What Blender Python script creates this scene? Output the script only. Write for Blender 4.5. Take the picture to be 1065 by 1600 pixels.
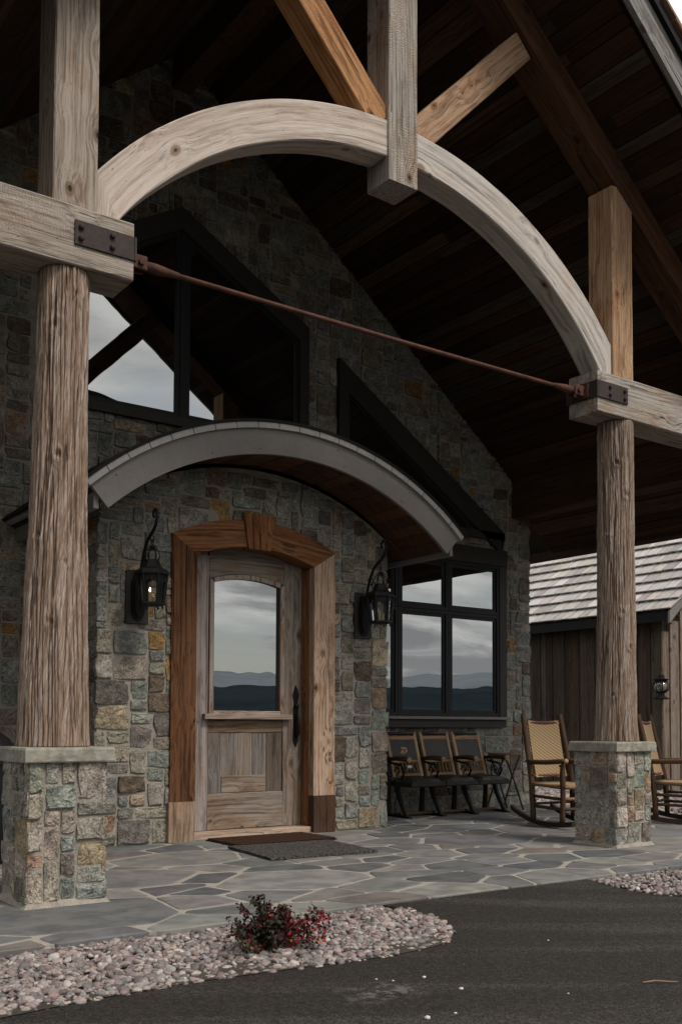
import bpy, math, random
import numpy as np
from mathutils import Vector, Matrix, noise as mn

random.seed(7); np.random.seed(7)
S = bpy.context.scene
for o in list(bpy.data.objects): bpy.data.objects.remove(o)
COL = S.collection

# ------------------------------------------------------------------ camera
cam = bpy.data.objects.new('camera', bpy.data.cameras.new('camera')); COL.objects.link(cam)
yaw, pitch, roll = 0.6269, 0.0467, 0.0035
r0 = Vector((math.cos(yaw), -math.sin(yaw), 0)); f0 = Vector((math.sin(yaw), math.cos(yaw), 0)); u0 = Vector((0, 0, 1))
fw = f0*math.cos(pitch) + u0*math.sin(pitch); up = -f0*math.sin(pitch) + u0*math.cos(pitch)
rt = r0*math.cos(roll) + up*math.sin(roll); up = -r0*math.sin(roll) + up*math.cos(roll)
M = Matrix((rt, up, -fw)).transposed().to_4x4(); M.translation = (0, 0, 1.0)
cam.matrix_world = M
cd = cam.data; cd.sensor_fit = 'VERTICAL'; cd.sensor_height = 36; cd.sensor_width = 24
cd.lens = 35.67; cd.shift_y = 0.1626; cd.clip_start = 0.05; cd.clip_end = 30000
S.camera = cam

# ------------------------------------------------------------------ node helper
class NT:
    def __init__(s, nt): s.nt = nt; nt.nodes.clear()
    def __call__(s, typ, ins=None, **props):
        n = s.nt.nodes.new(typ)
        for k, v in props.items(): setattr(n, k, v)
        for k, v in (ins or {}).items(): s.set(n.inputs[k], v)
        return n
    def set(s, sock, v):
        if isinstance(v, bpy.types.NodeSocket): s.nt.links.new(v, sock)
        elif hasattr(v, 'outputs'): s.nt.links.new(v.outputs[0], sock)
        else: sock.default_value = v
    def math(s, op, a, b=0.0, c=0.0, clamp=False):
        n = s.nt.nodes.new('ShaderNodeMath'); n.operation = op; n.use_clamp = clamp
        for i, v in enumerate((a, b, c)): s.set(n.inputs[i], v)
        return n.outputs[0]
    def vmath(s, op, a, b=(0, 0, 0)):
        n = s.nt.nodes.new('ShaderNodeVectorMath'); n.operation = op
        s.set(n.inputs[0], a); s.set(n.inputs[1], b)
        return n.outputs[0]
    def scale(s, a, f):
        n = s.nt.nodes.new('ShaderNodeVectorMath'); n.operation = 'SCALE'; s.set(n.inputs[0], a); s.set(n.inputs['Scale'], f); return n.outputs[0]
    def noise(s, vec, scale=1, detail=4, rough=.55, dist=0):
        n = s('ShaderNodeTexNoise', {'Scale': scale, 'Detail': detail, 'Roughness': rough, 'Distortion': dist})
        s.set(n.inputs['Vector'], vec); return n.outputs[0]
    def ramp(s, fac, lo, hi, a=0.0, b=1.0):
        n = s('ShaderNodeMapRange', {'From Min': lo, 'From Max': hi, 'To Min': a, 'To Max': b}, interpolation_type='SMOOTHSTEP')
        s.set(n.inputs[0], fac); return n.outputs[0]
    def mix(s, fac, a, b, mode='MIX'):
        n = s('ShaderNodeMix', data_type='RGBA', blend_type=mode)
        s.set(n.inputs[0], fac); s.set(n.inputs[6], a); s.set(n.inputs[7], b); return n.outputs[2]

def c4(c): return (c[0], c[1], c[2], 1.0)

# ------------------------------------------------------------------ world, sun, exposure
world = bpy.data.worlds.new('World'); S.world = world; world.use_nodes = True
w = NT(world.node_tree)
SUN_EL, SUN_AZ = math.radians(53), math.radians(164)      # azimuth measured from +Y towards +X
sky = w('ShaderNodeTexSky', sky_type='NISHITA', sun_disc=False, sun_elevation=SUN_EL, sun_rotation=SUN_AZ, air_density=1.2, dust_density=2.0)
tc = w('ShaderNodeTexCoord')
dirv = tc.outputs['Generated']
sep = w('ShaderNodeSeparateXYZ', {0: dirv})
den = w.math('ADD', w.math('ABSOLUTE', sep.outputs[2]), .16)
plane = w.scale(dirv, w.math('DIVIDE', 1.0, den))
plane = w.vmath('MULTIPLY', plane, (.55, 1.0, .0))
n1 = w.noise(plane, 1.9, 10, .58, .6)
n2 = w.noise(w.vmath('ADD', plane, (7.3, 2.1, 0)), .62, 5, .5, .2)
dens = w.ramp(n1, .40, .60)
cloud = w.mix(dens, (13.6, 13.3, 12.7, 1), (5.6, 5.6, 5.7, 1))
gap = w.math('MULTIPLY', w.ramp(n2, .49, .57), w.ramp(n1, .64, .45))
blue = w.mix(.35, sky.outputs[0], (9.5, 10.2, 10.8, 1))
skyc = w.mix(w.math('MULTIPLY', gap, .85), cloud, blue)
bg = w('ShaderNodeBackground', {0: skyc, 1: .050})
w('ShaderNodeOutputWorld', {0: bg})

sl = bpy.data.lights.new('sun', 'SUN'); sl.energy = 1.5; sl.angle = math.radians(15); sl.color = (1, .94, .86)
sun = bpy.data.objects.new('sun', sl); COL.objects.link(sun)
sd = Vector((math.sin(SUN_AZ)*math.cos(SUN_EL), math.cos(SUN_AZ)*math.cos(SUN_EL), math.sin(SUN_EL)))
sun.rotation_euler = sd.to_track_quat('Z', 'Y').to_euler(); sun.location = sd*30
vs = S.view_settings; vs.view_transform = 'Standard'; vs.look = 'None'; vs.gamma = 1; vs.use_curve_mapping = False; vs.exposure = 0.87
S.cycles.max_bounces = 6; S.cycles.diffuse_bounces = 1; S.cycles.glossy_bounces = 3; S.cycles.transparent_max_bounces = 8
S.cycles.use_denoising = True

# ------------------------------------------------------------------ materials
def newmat(name):
    m = bpy.data.materials.new(name); m.use_nodes = True
    return m, NT(m.node_tree)

def out(n, col, rough=.8, bump=None, dist=.01, strength=1.0, spec=.3, metal=0.0, normal=None):
    p = n('ShaderNodeBsdfPrincipled', {'Base Color': col, 'Roughness': rough, 'Specular IOR Level': spec, 'Metallic': metal})
    if bump is not None:
        b = n('ShaderNodeBump', {'Strength': strength, 'Distance': dist, 'Height': bump})
        n.set(p.inputs['Normal'], b.outputs[0])
    n('ShaderNodeOutputMaterial', {0: p})
    return p

def objcoord(n, k=31.0):
    oi = n('ShaderNodeObjectInfo'); t = n('ShaderNodeTexCoord')
    return n.vmath('ADD', t.outputs['Object'], n.scale((1.0, 1.7, .6), n.math('MULTIPLY', oi.outputs['Random'], k))), oi

def wood(name, contrast=1.0, knots=1.0, checks=1.0, rough=.85, bumpd=.004, saw=0.0, warm=(.80, .60, .44), dk=(.40, .35, .30), fine=1.0):
    m, n = newmat(name)
    oi = n('ShaderNodeObjectInfo'); at = n('ShaderNodeAttribute', attribute_name='grain')
    g = n.vmath('ADD', at.outputs['Vector'], n.scale((3.0, 1.7, 2.3), n.math('MULTIPLY', oi.outputs['Random'], 17.0)))
    vo = n('ShaderNodeTexVoronoi', {'Scale': 1.0, 'Randomness': 1.0}, feature='F1')
    n.set(vo.inputs['Vector'], n.vmath('MULTIPLY', g, (2.6, 4.0, 4.0)))
    kd = vo.outputs['Distance']
    swirl = n.ramp(kd, .50, .05)
    low = n.noise(n.vmath('MULTIPLY', g, (.42, 1.8, 1.8)), 1, 2, .4)
    off = n.math('ADD', n.math('MULTIPLY', swirl, .035*knots), n.math('MULTIPLY', n.math('SUBTRACT', low, .5), .12))
    cmb = n('ShaderNodeCombineXYZ', {0: 0.0, 1: off, 2: off})
    gw = n.vmath('ADD', g, cmb.outputs[0])
    sp = n('ShaderNodeSeparateXYZ', {0: gw})
    ph = n.math('MULTIPLY', n.math('ADD', sp.outputs[1], n.math('MULTIPLY', sp.outputs[2], .83)), 175.0*fine)
    cath = n.math('POWER', n.math('MULTIPLY_ADD', n.math('SINE', ph), .5, .5), 2.2)
    rings = n.noise(n.vmath('MULTIPLY', gw, (.8, 34*fine, 34*fine)), 1, 4, .62)
    fib = n.noise(n.vmath('MULTIPLY', gw, (5, 120, 120)), 1, 4, .7)
    blot = n.noise(n.vmath('MULTIPLY', g, (2.2, 6, 6)), 1, 7, .66)
    stain = n.noise(n.vmath('MULTIPLY', g, (1.6, 9, 9)), 1, 7, .70)
    knot = n.math('MULTIPLY', n.ramp(kd, .15, .09), knots, clamp=True)
    kcore = n.math('MULTIPLY', n.ramp(kd, .07, .03), knots, clamp=True)
    ck = n.noise(n.vmath('MULTIPLY', gw, (.7, 42, 42)), 1, 2, .4)
    ckb = n.noise(n.vmath('MULTIPLY', g, (.9, 2, 2)), 1, 1)
    crack = n.math('MULTIPLY', n.math('MULTIPLY', n.ramp(ck, .665, .69), n.ramp(ckb, .46, .56)), checks, clamp=True)
    pit = n.ramp(n.noise(n.vmath('MULTIPLY', g, (26, 55, 55)), 1, 2), .70, .76)
    base = oi.outputs['Color']
    dark = n.mix(1.0, base, c4(dk), 'MULTIPLY')
    f = n.math('ADD', n.math('MULTIPLY', rings, .62), n.math('ADD', n.math('MULTIPLY', fib, .42), n.math('MULTIPLY', cath, -.07)))
    col = n.mix(n.ramp(f, .29, .60), dark, base)
    col = n.mix(n.math('MULTIPLY', n.ramp(blot, .48, .66), .75*contrast), col, n.mix(1.0, col, c4(warm), 'MULTIPLY'))
    col = n.mix(n.math('MULTIPLY', n.ramp(stain, .53, .66), .75*contrast), col, n.mix(1.0, col, (.46, .43, .42, 1), 'MULTIPLY'))
    col = n.mix(n.math('MULTIPLY', knot, .75), col, n.mix(1.0, base, (.36, .25, .17, 1), 'MULTIPLY'))
    col = n.mix(n.math('MULTIPLY', kcore, .9), col, (.022, .015, .011, 1))
    col = n.mix(n.math('MULTIPLY', crack, .9), col, (.014, .010, .008, 1))
    col = n.mix(n.math('MULTIPLY', pit, .45), col, (.03, .022, .016, 1))
    h = n.math('ADD', n.math('MULTIPLY', fib, .9), n.math('MULTIPLY', rings, 1.0))
    h = n.math('SUBTRACT', h, n.math('MULTIPLY', crack, 2.2))
    h = n.math('SUBTRACT', h, n.math('MULTIPLY', pit, .6))
    h = n.math('SUBTRACT', h, n.math('MULTIPLY', kcore, .8))
    if saw:
        wv = n('ShaderNodeTexWave', {'Scale': 17.0, 'Distortion': 9.0, 'Detail': 2.0, 'Detail Scale': 2.0}, wave_type='BANDS', bands_direction='X')
        n.set(wv.inputs['Vector'], n.vmath('MULTIPLY', g, (1.0, .6, .6)))
        sm = n.ramp(n.noise(n.vmath('MULTIPLY', g, (1.1, 3, 3)), 1, 3), .48, .62)
        h = n.math('ADD', h, n.math('MULTIPLY', n.math('MULTIPLY', wv.outputs['Fac'], sm), saw))
    out(n, col, rough, h, bumpd, 1.0, .2)
    return m

W_BEAM = wood('weathered_timber', 1.0, 1.0, 1.0, bumpd=.006, saw=.25)
W_ARCH = wood('planed_timber', .55, 1.0, .5, bumpd=.004, dk=(.50, .47, .45), fine=.6, warm=(.90, .76, .64))
W_POST = wood('rough_timber', 1.0, 1.0, .7, bumpd=.007, saw=.30, dk=(.40, .36, .33), fine=1.2, warm=(.82, .66, .53))
W_DOOR = wood('weathered_boards', 1.0, .9, .7, bumpd=.004, dk=(.34, .30, .27))
W_CASE = wood('reclaimed_casing', 1.25, 1.0, 1.0, bumpd=.006, dk=(.26, .20, .16))
W_SOFT = wood('soffit_boards', .8, .6, .3, bumpd=.003)
W_SHINGLE = wood('silvery_shingle', .5, 0.0, .25, bumpd=.002, dk=(.66, .65, .64), warm=(.92, .86, .82))
W_SMALL = wood('chair_wood', .7, 0.0, .3, bumpd=.002, rough=.6)

def stone_mat(name, attr=False):
    m, n = newmat(name)
    g, oi = objcoord(n)
    base = n('ShaderNodeAttribute', attribute_name='col').outputs['Color'] if attr else oi.outputs['Color']
    a = n.noise(g, 9, 6, .62, .4); b = n.noise(g, 34, 5, .6); cfine = n.noise(g, 85, 5, .75)
    vein = n.noise(n.vmath('MULTIPLY', g, (14, 14, 30)), 1, 5, .6, 1.2)
    col = n.mix(n.ramp(a, .36, .66), n.mix(1.0, base, (.56, .56, .56, 1), 'MULTIPLY'), base)
    ckr = n.math('ABSOLUTE', n.math('SUBTRACT', n.noise(g, 11, 5, .65, .6), .5))
    col = n.mix(n.math('MULTIPLY', n.ramp(ckr, .022, .004), .75), col, (.04, .035, .03, 1))
    rv = n.math('MULTIPLY', n.math('FRACT', n.math('MULTIPLY', oi.outputs['Random'], 7.13)), .85)
    col = n.mix(n.math('MULTIPLY', n.ramp(vein, .56, .70), rv), col, n.mix(.5, base, (.34, .26, .17, 1)))
    rw = n.math('FRACT', n.math('MULTIPLY', oi.outputs['Random'], 13.7))
    col = n.mix(n.math('MULTIPLY', n.ramp(b, .58, .68), n.math('MULTIPLY', rw, .6)), col, (.42, .40, .36, 1))
    col = n.mix(n.math('MULTIPLY', n.ramp(b, .40, .30), .55), col, (.045, .043, .04, 1))
    col = n.mix(.55, col, n.mix(1.0, col, n.mix(n.ramp(cfine, .34, .66), (.32, .32, .32, 1), (1.75, 1.72, 1.66, 1)), 'MULTIPLY'))
    h = n.math('ADD', n.math('MULTIPLY', a, 1.6), n.math('ADD', n.math('MULTIPLY', b, .55), n.math('MULTIPLY', cfine, .35)))
    out(n, col, .88, h, .017, 1.0, .2)
    return m
M_STONE = stone_mat('field_stone'); M_STONES = stone_mat('field_stone_mass', True)

def plain(name, col, rough=.8, nscale=40, var=.35, bumpd=.003, spec=.3, metal=0.0, col2=None):
    m, n = newmat(name)
    t = n('ShaderNodeTexCoord'); g = t.outputs['Object']
    a = n.noise(g, nscale, 5, .6); b = n.noise(g, nscale*.13, 4, .6)
    c2 = c4(col2) if col2 else c4([x*(1-var) for x in col])
    cc = n.mix(n.ramp(n.math('ADD', n.math('MULTIPLY', a, .5), n.math('MULTIPLY', b, .5)), .36, .64), c2, c4(col))
    out(n, cc, rough, a, bumpd, .8, spec, metal)
    return m
M_MORTAR = plain('mortar', (.36, .32, .27), .95, 70, .35, .012)
M_JOINT = plain('flagstone_joint', (.37, .335, .29), .95, 110, .25, .004)
M_CAP = plain('cap_limestone', (.33, .32, .27), .9, 22, .5, .008, col2=(.19, .175, .14))
M_TRIM = plain('bronze_trim', (.036, .030, .026), .55, 60, .25, .001)
M_SASH = plain('black_sash', (.009, .009, .009), .5, 60, .2, .0005, .3)
M_FASCIA = plain('painted_fascia', (.20, .182, .168), .55, 30, .14, .0015)
M_DRIP = plain('zinc_drip', (.36, .34, .32), .45, 25, .25, .001, .5)
M_FLASH = plain('dark_flashing', (.009, .009, .010), .6, 40, .2, .001, .15)
M_IRON = plain('black_iron', (.006, .006, .0065), .55, 120, .3, .0015, .25)
M_RUST = plain('rusted_iron', (.115, .042, .024), .8, 70, .5, .003, .3, col2=(.045, .022, .018))
M_PLATE = plain('rusted_plate', (.055, .038, .034), .75, 60, .4, .003, .3, col2=(.03, .022, .021))
M_LEATHER = plain('black_leather', (.010, .009, .0085), .5, 14, .6, .004, .35, col2=(.032, .027, .023))
M_WAX = plain('candle_wax', (.72, .55, .32), .6, 20, .1, .001)
M_DARKROOF = plain('roof_deck', (.03, .022, .016), .9, 20, .3)
M_WHITE = plain('pale_stone', (.55, .53, .50), .8, 60, .2)
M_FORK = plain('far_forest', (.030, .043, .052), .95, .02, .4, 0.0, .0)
M_FARM = plain('haze_tinted_mountain', (.24, .27, .30), .95, .004, .25, 0.0, .0)  # pale blue-grey has the haze of distance put into the colour
M_GROUND = plain('dry_grass', (.045, .045, .028), .95, 1.5, .4, 0.0, .1)

def flag_mat():
    m, n = newmat('bluestone')
    g, oi = objcoord(n)
    a = n.noise(g, 5, 6, .6, .3); b = n.noise(g, 42, 5, .65); s = n.noise(n.vmath('MULTIPLY', g, (3, 14, 3)), 1, 4, .6)
    base = oi.outputs['Color']
    col = n.mix(n.ramp(a, .36, .64), n.mix(1.0, base, (.66, .68, .70, 1), 'MULTIPLY'), base)
    col = n.mix(n.math('MULTIPLY', n.ramp(s, .52, .68), .35), col, (.19, .165, .13, 1))
    col = n.mix(n.math('MULTIPLY', n.ramp(b, .60, .75), .3), col, (.30, .29, .27, 1))
    h = n.math('ADD', n.math('MULTIPLY', a, 1.3), n.math('MULTIPLY', b, .3))
    out(n, col, n.ramp(a, .3, .7, .62, .82), h, .006, .8, .22)
    return m
M_FLAG = flag_mat()

def asphalt():
    m, n = newmat('asphalt')
    g = n('ShaderNodeTexCoord').outputs['Object']
    fine = n.noise(g, 190, 3, .7); agg = n('ShaderNodeTexVoronoi', {'Scale': 120.0, 'Vector': g}); big = n.noise(g, 1.3, 5, .6)
    ang = n('ShaderNodeMapping', {'Rotation': (0, 0, .62)}); n.set(ang.inputs[0], g)
    tr = n.noise(n.vmath('MULTIPLY', ang.outputs[0], (.25, 2.6, 1)), 1, 3, .55)
    col = n.mix(n.ramp(fine, .35, .68), (.008, .0075, .007, 1), (.056, .049, .044, 1))
    col = n.mix(n.math('MULTIPLY', n.ramp(big, .42, .66), .35), col, (.030, .024, .020, 1))
    dust = n.math('MULTIPLY', n.ramp(tr, .48, .68), .7)
    col = n.mix(n.math('MULTIPLY', dust, n.ramp(fine, .42, .6)), col, (.105, .096, .086, 1))
    speck = n.math('MULTIPLY', n.ramp(n.noise(g, 75, 1), .75, .79), .45)
    col = n.mix(speck, col, (.16, .15, .14, 1))
    mid = n.noise(g, 46, 4, .7)
    col = n.mix(.55, col, n.mix(1.0, col, n.mix(n.ramp(mid, .36, .64), (.35, .35, .35, 1), (1.7, 1.65, 1.6, 1)), 'MULTIPLY'))
    pd = n('ShaderNodeVectorMath', {0: n.vmath('MULTIPLY', g, (1, 1.6, 1)), 1: (2.52, 5.12, -.05)}, operation='DISTANCE').outputs['Value']
    patch = n.math('MULTIPLY', n.ramp(pd, .30, .0), n.ramp(n.noise(g, 14, 4, .7), .48, .62))
    col = n.mix(n.math('MULTIPLY', patch, .6), col, (.26, .245, .225, 1))
    h = n.math('ADD', n.math('MULTIPLY', mid, 1.6), n.math('ADD', fine, n.math('MULTIPLY', agg.outputs['Distance'], .9)))
    out(n, col, .85, h, .007, 1.0, .25)
    return m
M_ASPH = asphalt()
M_SOIL = plain('dark_soil', (.07, .058, .046), .95, 60, .5, .006)

def vcol_mat(name, rough=.7, nscale=60, spec=.3, bumpd=.002, trans=0.0):
    m, n = newmat(name)
    at = n('ShaderNodeAttribute', attribute_name='col'); g = n('ShaderNodeTexCoord').outputs['Object']
    a = n.noise(g, nscale, 4, .6)
    col = n.mix(n.ramp(a, .3, .7), n.mix(1.0, at.outputs['Color'], (.68, .66, .66, 1), 'MULTIPLY'), at.outputs['Color'])
    out(n, col, rough, a, bumpd, .6, spec)
    return m
M_PEB = vcol_mat('river_pebble', .65, 90)
M_LEAF = vcol_mat('leaf', .7, 200, .12, .0005)

def bark():
    m, n = newmat('cedar_bark')
    g = n('ShaderNodeTexCoord').outputs['Object']; at = n('ShaderNodeAttribute', attribute_name='ridge')
    cy = n('ShaderNodeAttribute', attribute_name='grain').outputs['Vector']
    fib = n.noise(n.vmath('MULTIPLY', cy, (9, 95, 1)), 1, 5, .72, .5)
    st = n.noise(n.vmath('MULTIPLY', cy, (1.3, 34, 1)), 1, 4, .6, .2)
    bl = n.noise(g, 3.0, 5, .6); grit = n.noise(g, 170, 3, .7)
    oi = n('ShaderNodeObjectInfo')
    base = oi.outputs['Color']
    col = n.mix(n.ramp(st, .38, .64), n.mix(1.0, base, (.62, .52, .43, 1), 'MULTIPLY'), base)
    col = n.mix(n.math('MULTIPLY', n.ramp(bl, .50, .66), .35), col, n.mix(1.0, base, (.95, .78, .64, 1), 'MULTIPLY'))
    col = n.mix(n.ramp(at.outputs['Fac'], .52, .10), col, (.095, .064, .048, 1))
    col = n.mix(n.math('MULTIPLY', n.ramp(fib, .56, .40), .7), col, n.mix(1.0, base, (.38, .31, .26, 1), 'MULTIPLY'))
    h = n.math('ADD', n.math('MULTIPLY', fib, 1.0), n.math('ADD', n.math('MULTIPLY', st, .5), n.math('MULTIPLY', grit, .4)))
    out(n, col, .92, h, .009, 1.0, .15)
    return m
M_BARK = bark()

def glass(name='window_glass', base=(.004, .004, .005), refl=.33):
    m, n = newmat(name)
    g = n('ShaderNodeTexCoord').outputs['Object']
    a = n.noise(g, 1.6, 2, .5)
    b = n('ShaderNodeBump', {'Strength': .25, 'Distance': .004, 'Height': a})
    gl = n('ShaderNodeBsdfGlossy', {'Color': (.93, .96, .97, 1), 'Roughness': .004, 'Normal': b.outputs[0]})
    df = n('ShaderNodeBsdfDiffuse', {'Color': c4(base)})
    fr = n('ShaderNodeFresnel', {'IOR': 1.7})
    fac = n.math('ADD', n.math('MULTIPLY', fr, .9), refl, clamp=True)
    mx = n('ShaderNodeMixShader', {0: fac, 1: df, 2: gl})
    n('ShaderNodeOutputMaterial', {0: mx})
    return m
M_GLASS = glass()
def clear_glass():
    m, n = newmat('lantern_glass')
    tr = n('ShaderNodeBsdfTransparent', {0: (.86, .88, .87, 1)}); gl = n('ShaderNodeBsdfGlossy', {'Color': (1, 1, 1, 1), 'Roughness': .03})
    fr = n('ShaderNodeFresnel', {'IOR': 1.5}); fac = n.math('ADD', n.math('MULTIPLY', fr, .9), .05, clamp=True)
    n('ShaderNodeOutputMaterial', {0: n('ShaderNodeMixShader', {0: fac, 1: tr, 2: gl})})
    return m
M_CLEAR = clear_glass()
def emit(name, col, st):
    m, n = newmat(name); e = n('ShaderNodeEmission', {0: c4(col), 1: st}); n('ShaderNodeOutputMaterial', {0: e}); return m
M_FLAME = emit('candle_flame', (1, .66, .32), 9)

def weave_mat():
    m, n = newmat('woven_cane')
    g = n('ShaderNodeTexCoord').outputs['UV']
    oi = n('ShaderNodeObjectInfo')
    w1 = n('ShaderNodeTexWave', {'Scale': 1.0, 'Distortion': .4, 'Detail': 1.0}, wave_type='BANDS', bands_direction='DIAGONAL')
    n.set(w1.inputs['Vector'], n.vmath('MULTIPLY', g, (4.6, 7.2, 1)))
    w2 = n('ShaderNodeTexWave', {'Scale': 1.0, 'Distortion': .2}, wave_type='BANDS', bands_direction='Y')
    n.set(w2.inputs['Vector'], n.vmath('MULTIPLY', g, (0, 38, 0)))
    f = n.ramp(w1.outputs['Fac'], .25, .6)
    f2 = n.math('MULTIPLY', f, n.ramp(w2.outputs['Fac'], .0, .5, .9, 1))
    nz = n.noise(g, 14, 4, .6)
    col = n.mix(f2, (.25, .165, .085, 1), (.40, .275, .145, 1))
    col = n.mix(n.math('MULTIPLY', n.ramp(nz, .4, .7), .35), col, (.30, .20, .105, 1))
    out(n, col, .65, f2, .004, .8, .3)
    return m
M_WEAVE = weave_mat()
def mat_fabric(name, ca, cb, sc=260):
    m, n = newmat(name)
    g = n('ShaderNodeTexCoord').outputs['Object']
    a = n('ShaderNodeTexVoronoi', {'Scale': float(sc), 'Vector': g}); b = n.noise(g, sc*.6, 2, .6)
    col = n.mix(n.ramp(b, .42, .58), c4(ca), c4(cb))
    out(n, col, .95, a.outputs['Distance'], .008, 1.0, .1)
    return m
M_MAT = mat_fabric('looped_mat', (.022, .020, .020), (.13, .12, .115), 130)
M_BOOT = mat_fabric('brown_rib', (.030, .016, .011), (.075, .040, .027), 200)
M_BLADE = plain('pale_blade', (.52, .50, .42), .6, 20, .25)

# ------------------------------------------------------------------ mesh helpers
def link(name, me, mat=None, parent=None, color=None, loc=None, mw=None):
    o = bpy.data.objects.new(name, me); COL.objects.link(o)
    if mat is not None and not me.materials: me.materials.append(mat)
    if parent is not None: o.parent = parent
    if color is not None: o.color = (color[0], color[1], color[2], 1)
    if loc is not None: o.location = loc
    if mw is not None: o.matrix_local = mw
    return o
def pym(name, V, F, smooth=False, grain=None):
    me = bpy.data.meshes.new(name); me.from_pydata([tuple(v) for v in V], [], F); me.update()
    if smooth: me.polygons.foreach_set('use_smooth', [True]*len(me.polygons))
    a = me.attributes.new('grain', 'FLOAT_VECTOR', 'POINT')
    a.data.foreach_set('vector', np.array([tuple(v) for v in (grain if grain is not None else V)], dtype=np.float32).ravel())
    return me
def tri_mesh(name, V, F, col=None, smooth=True):
    V = np.asarray(V, np.float32); F = np.asarray(F, np.int32)
    me = bpy.data.meshes.new(name); me.vertices.add(len(V)); me.vertices.foreach_set('co', V.ravel())
    k = F.shape[1]; me.loops.add(F.size); me.loops.foreach_set('vertex_index', F.ravel())
    me.polygons.add(len(F)); me.polygons.foreach_set('loop_start', np.arange(0, F.size, k, dtype=np.int32))
    me.polygons.foreach_set('loop_total', np.full(len(F), k, np.int32))
    if smooth: me.polygons.foreach_set('use_smooth', np.ones(len(F), bool))
    if col is not None:
        a = me.attributes.new('col', 'FLOAT_COLOR', 'POINT')
        a.data.foreach_set('color', np.concatenate([np.asarray(col, np.float32), np.ones((len(V), 1), np.float32)], 1).ravel())
    me.update(calc_edges=True); me.validate(); return me
def tag(o, label=None, cat=None, group=None, kind=None):
    if label: o['label'] = label
    if cat: o['category'] = cat
    if group: o['group'] = group
    if kind: o['kind'] = kind
    return o
def thing(name, label, cat, loc=(0, 0, 0), rz=0.0, group=None, kind='thing'):
    o = bpy.data.objects.new(name, None); COL.objects.link(o); o.location = loc; o.rotation_euler = (0, 0, rz)
    o.empty_display_size = .1
    return tag(o, label, cat, group, kind)
def copy_tree(o, parent=None):
    c = o.copy(); COL.objects.link(c)
    if parent is not None: c.parent = parent
    for ch in list(o.children): copy_tree(ch, c)
    return c

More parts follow.
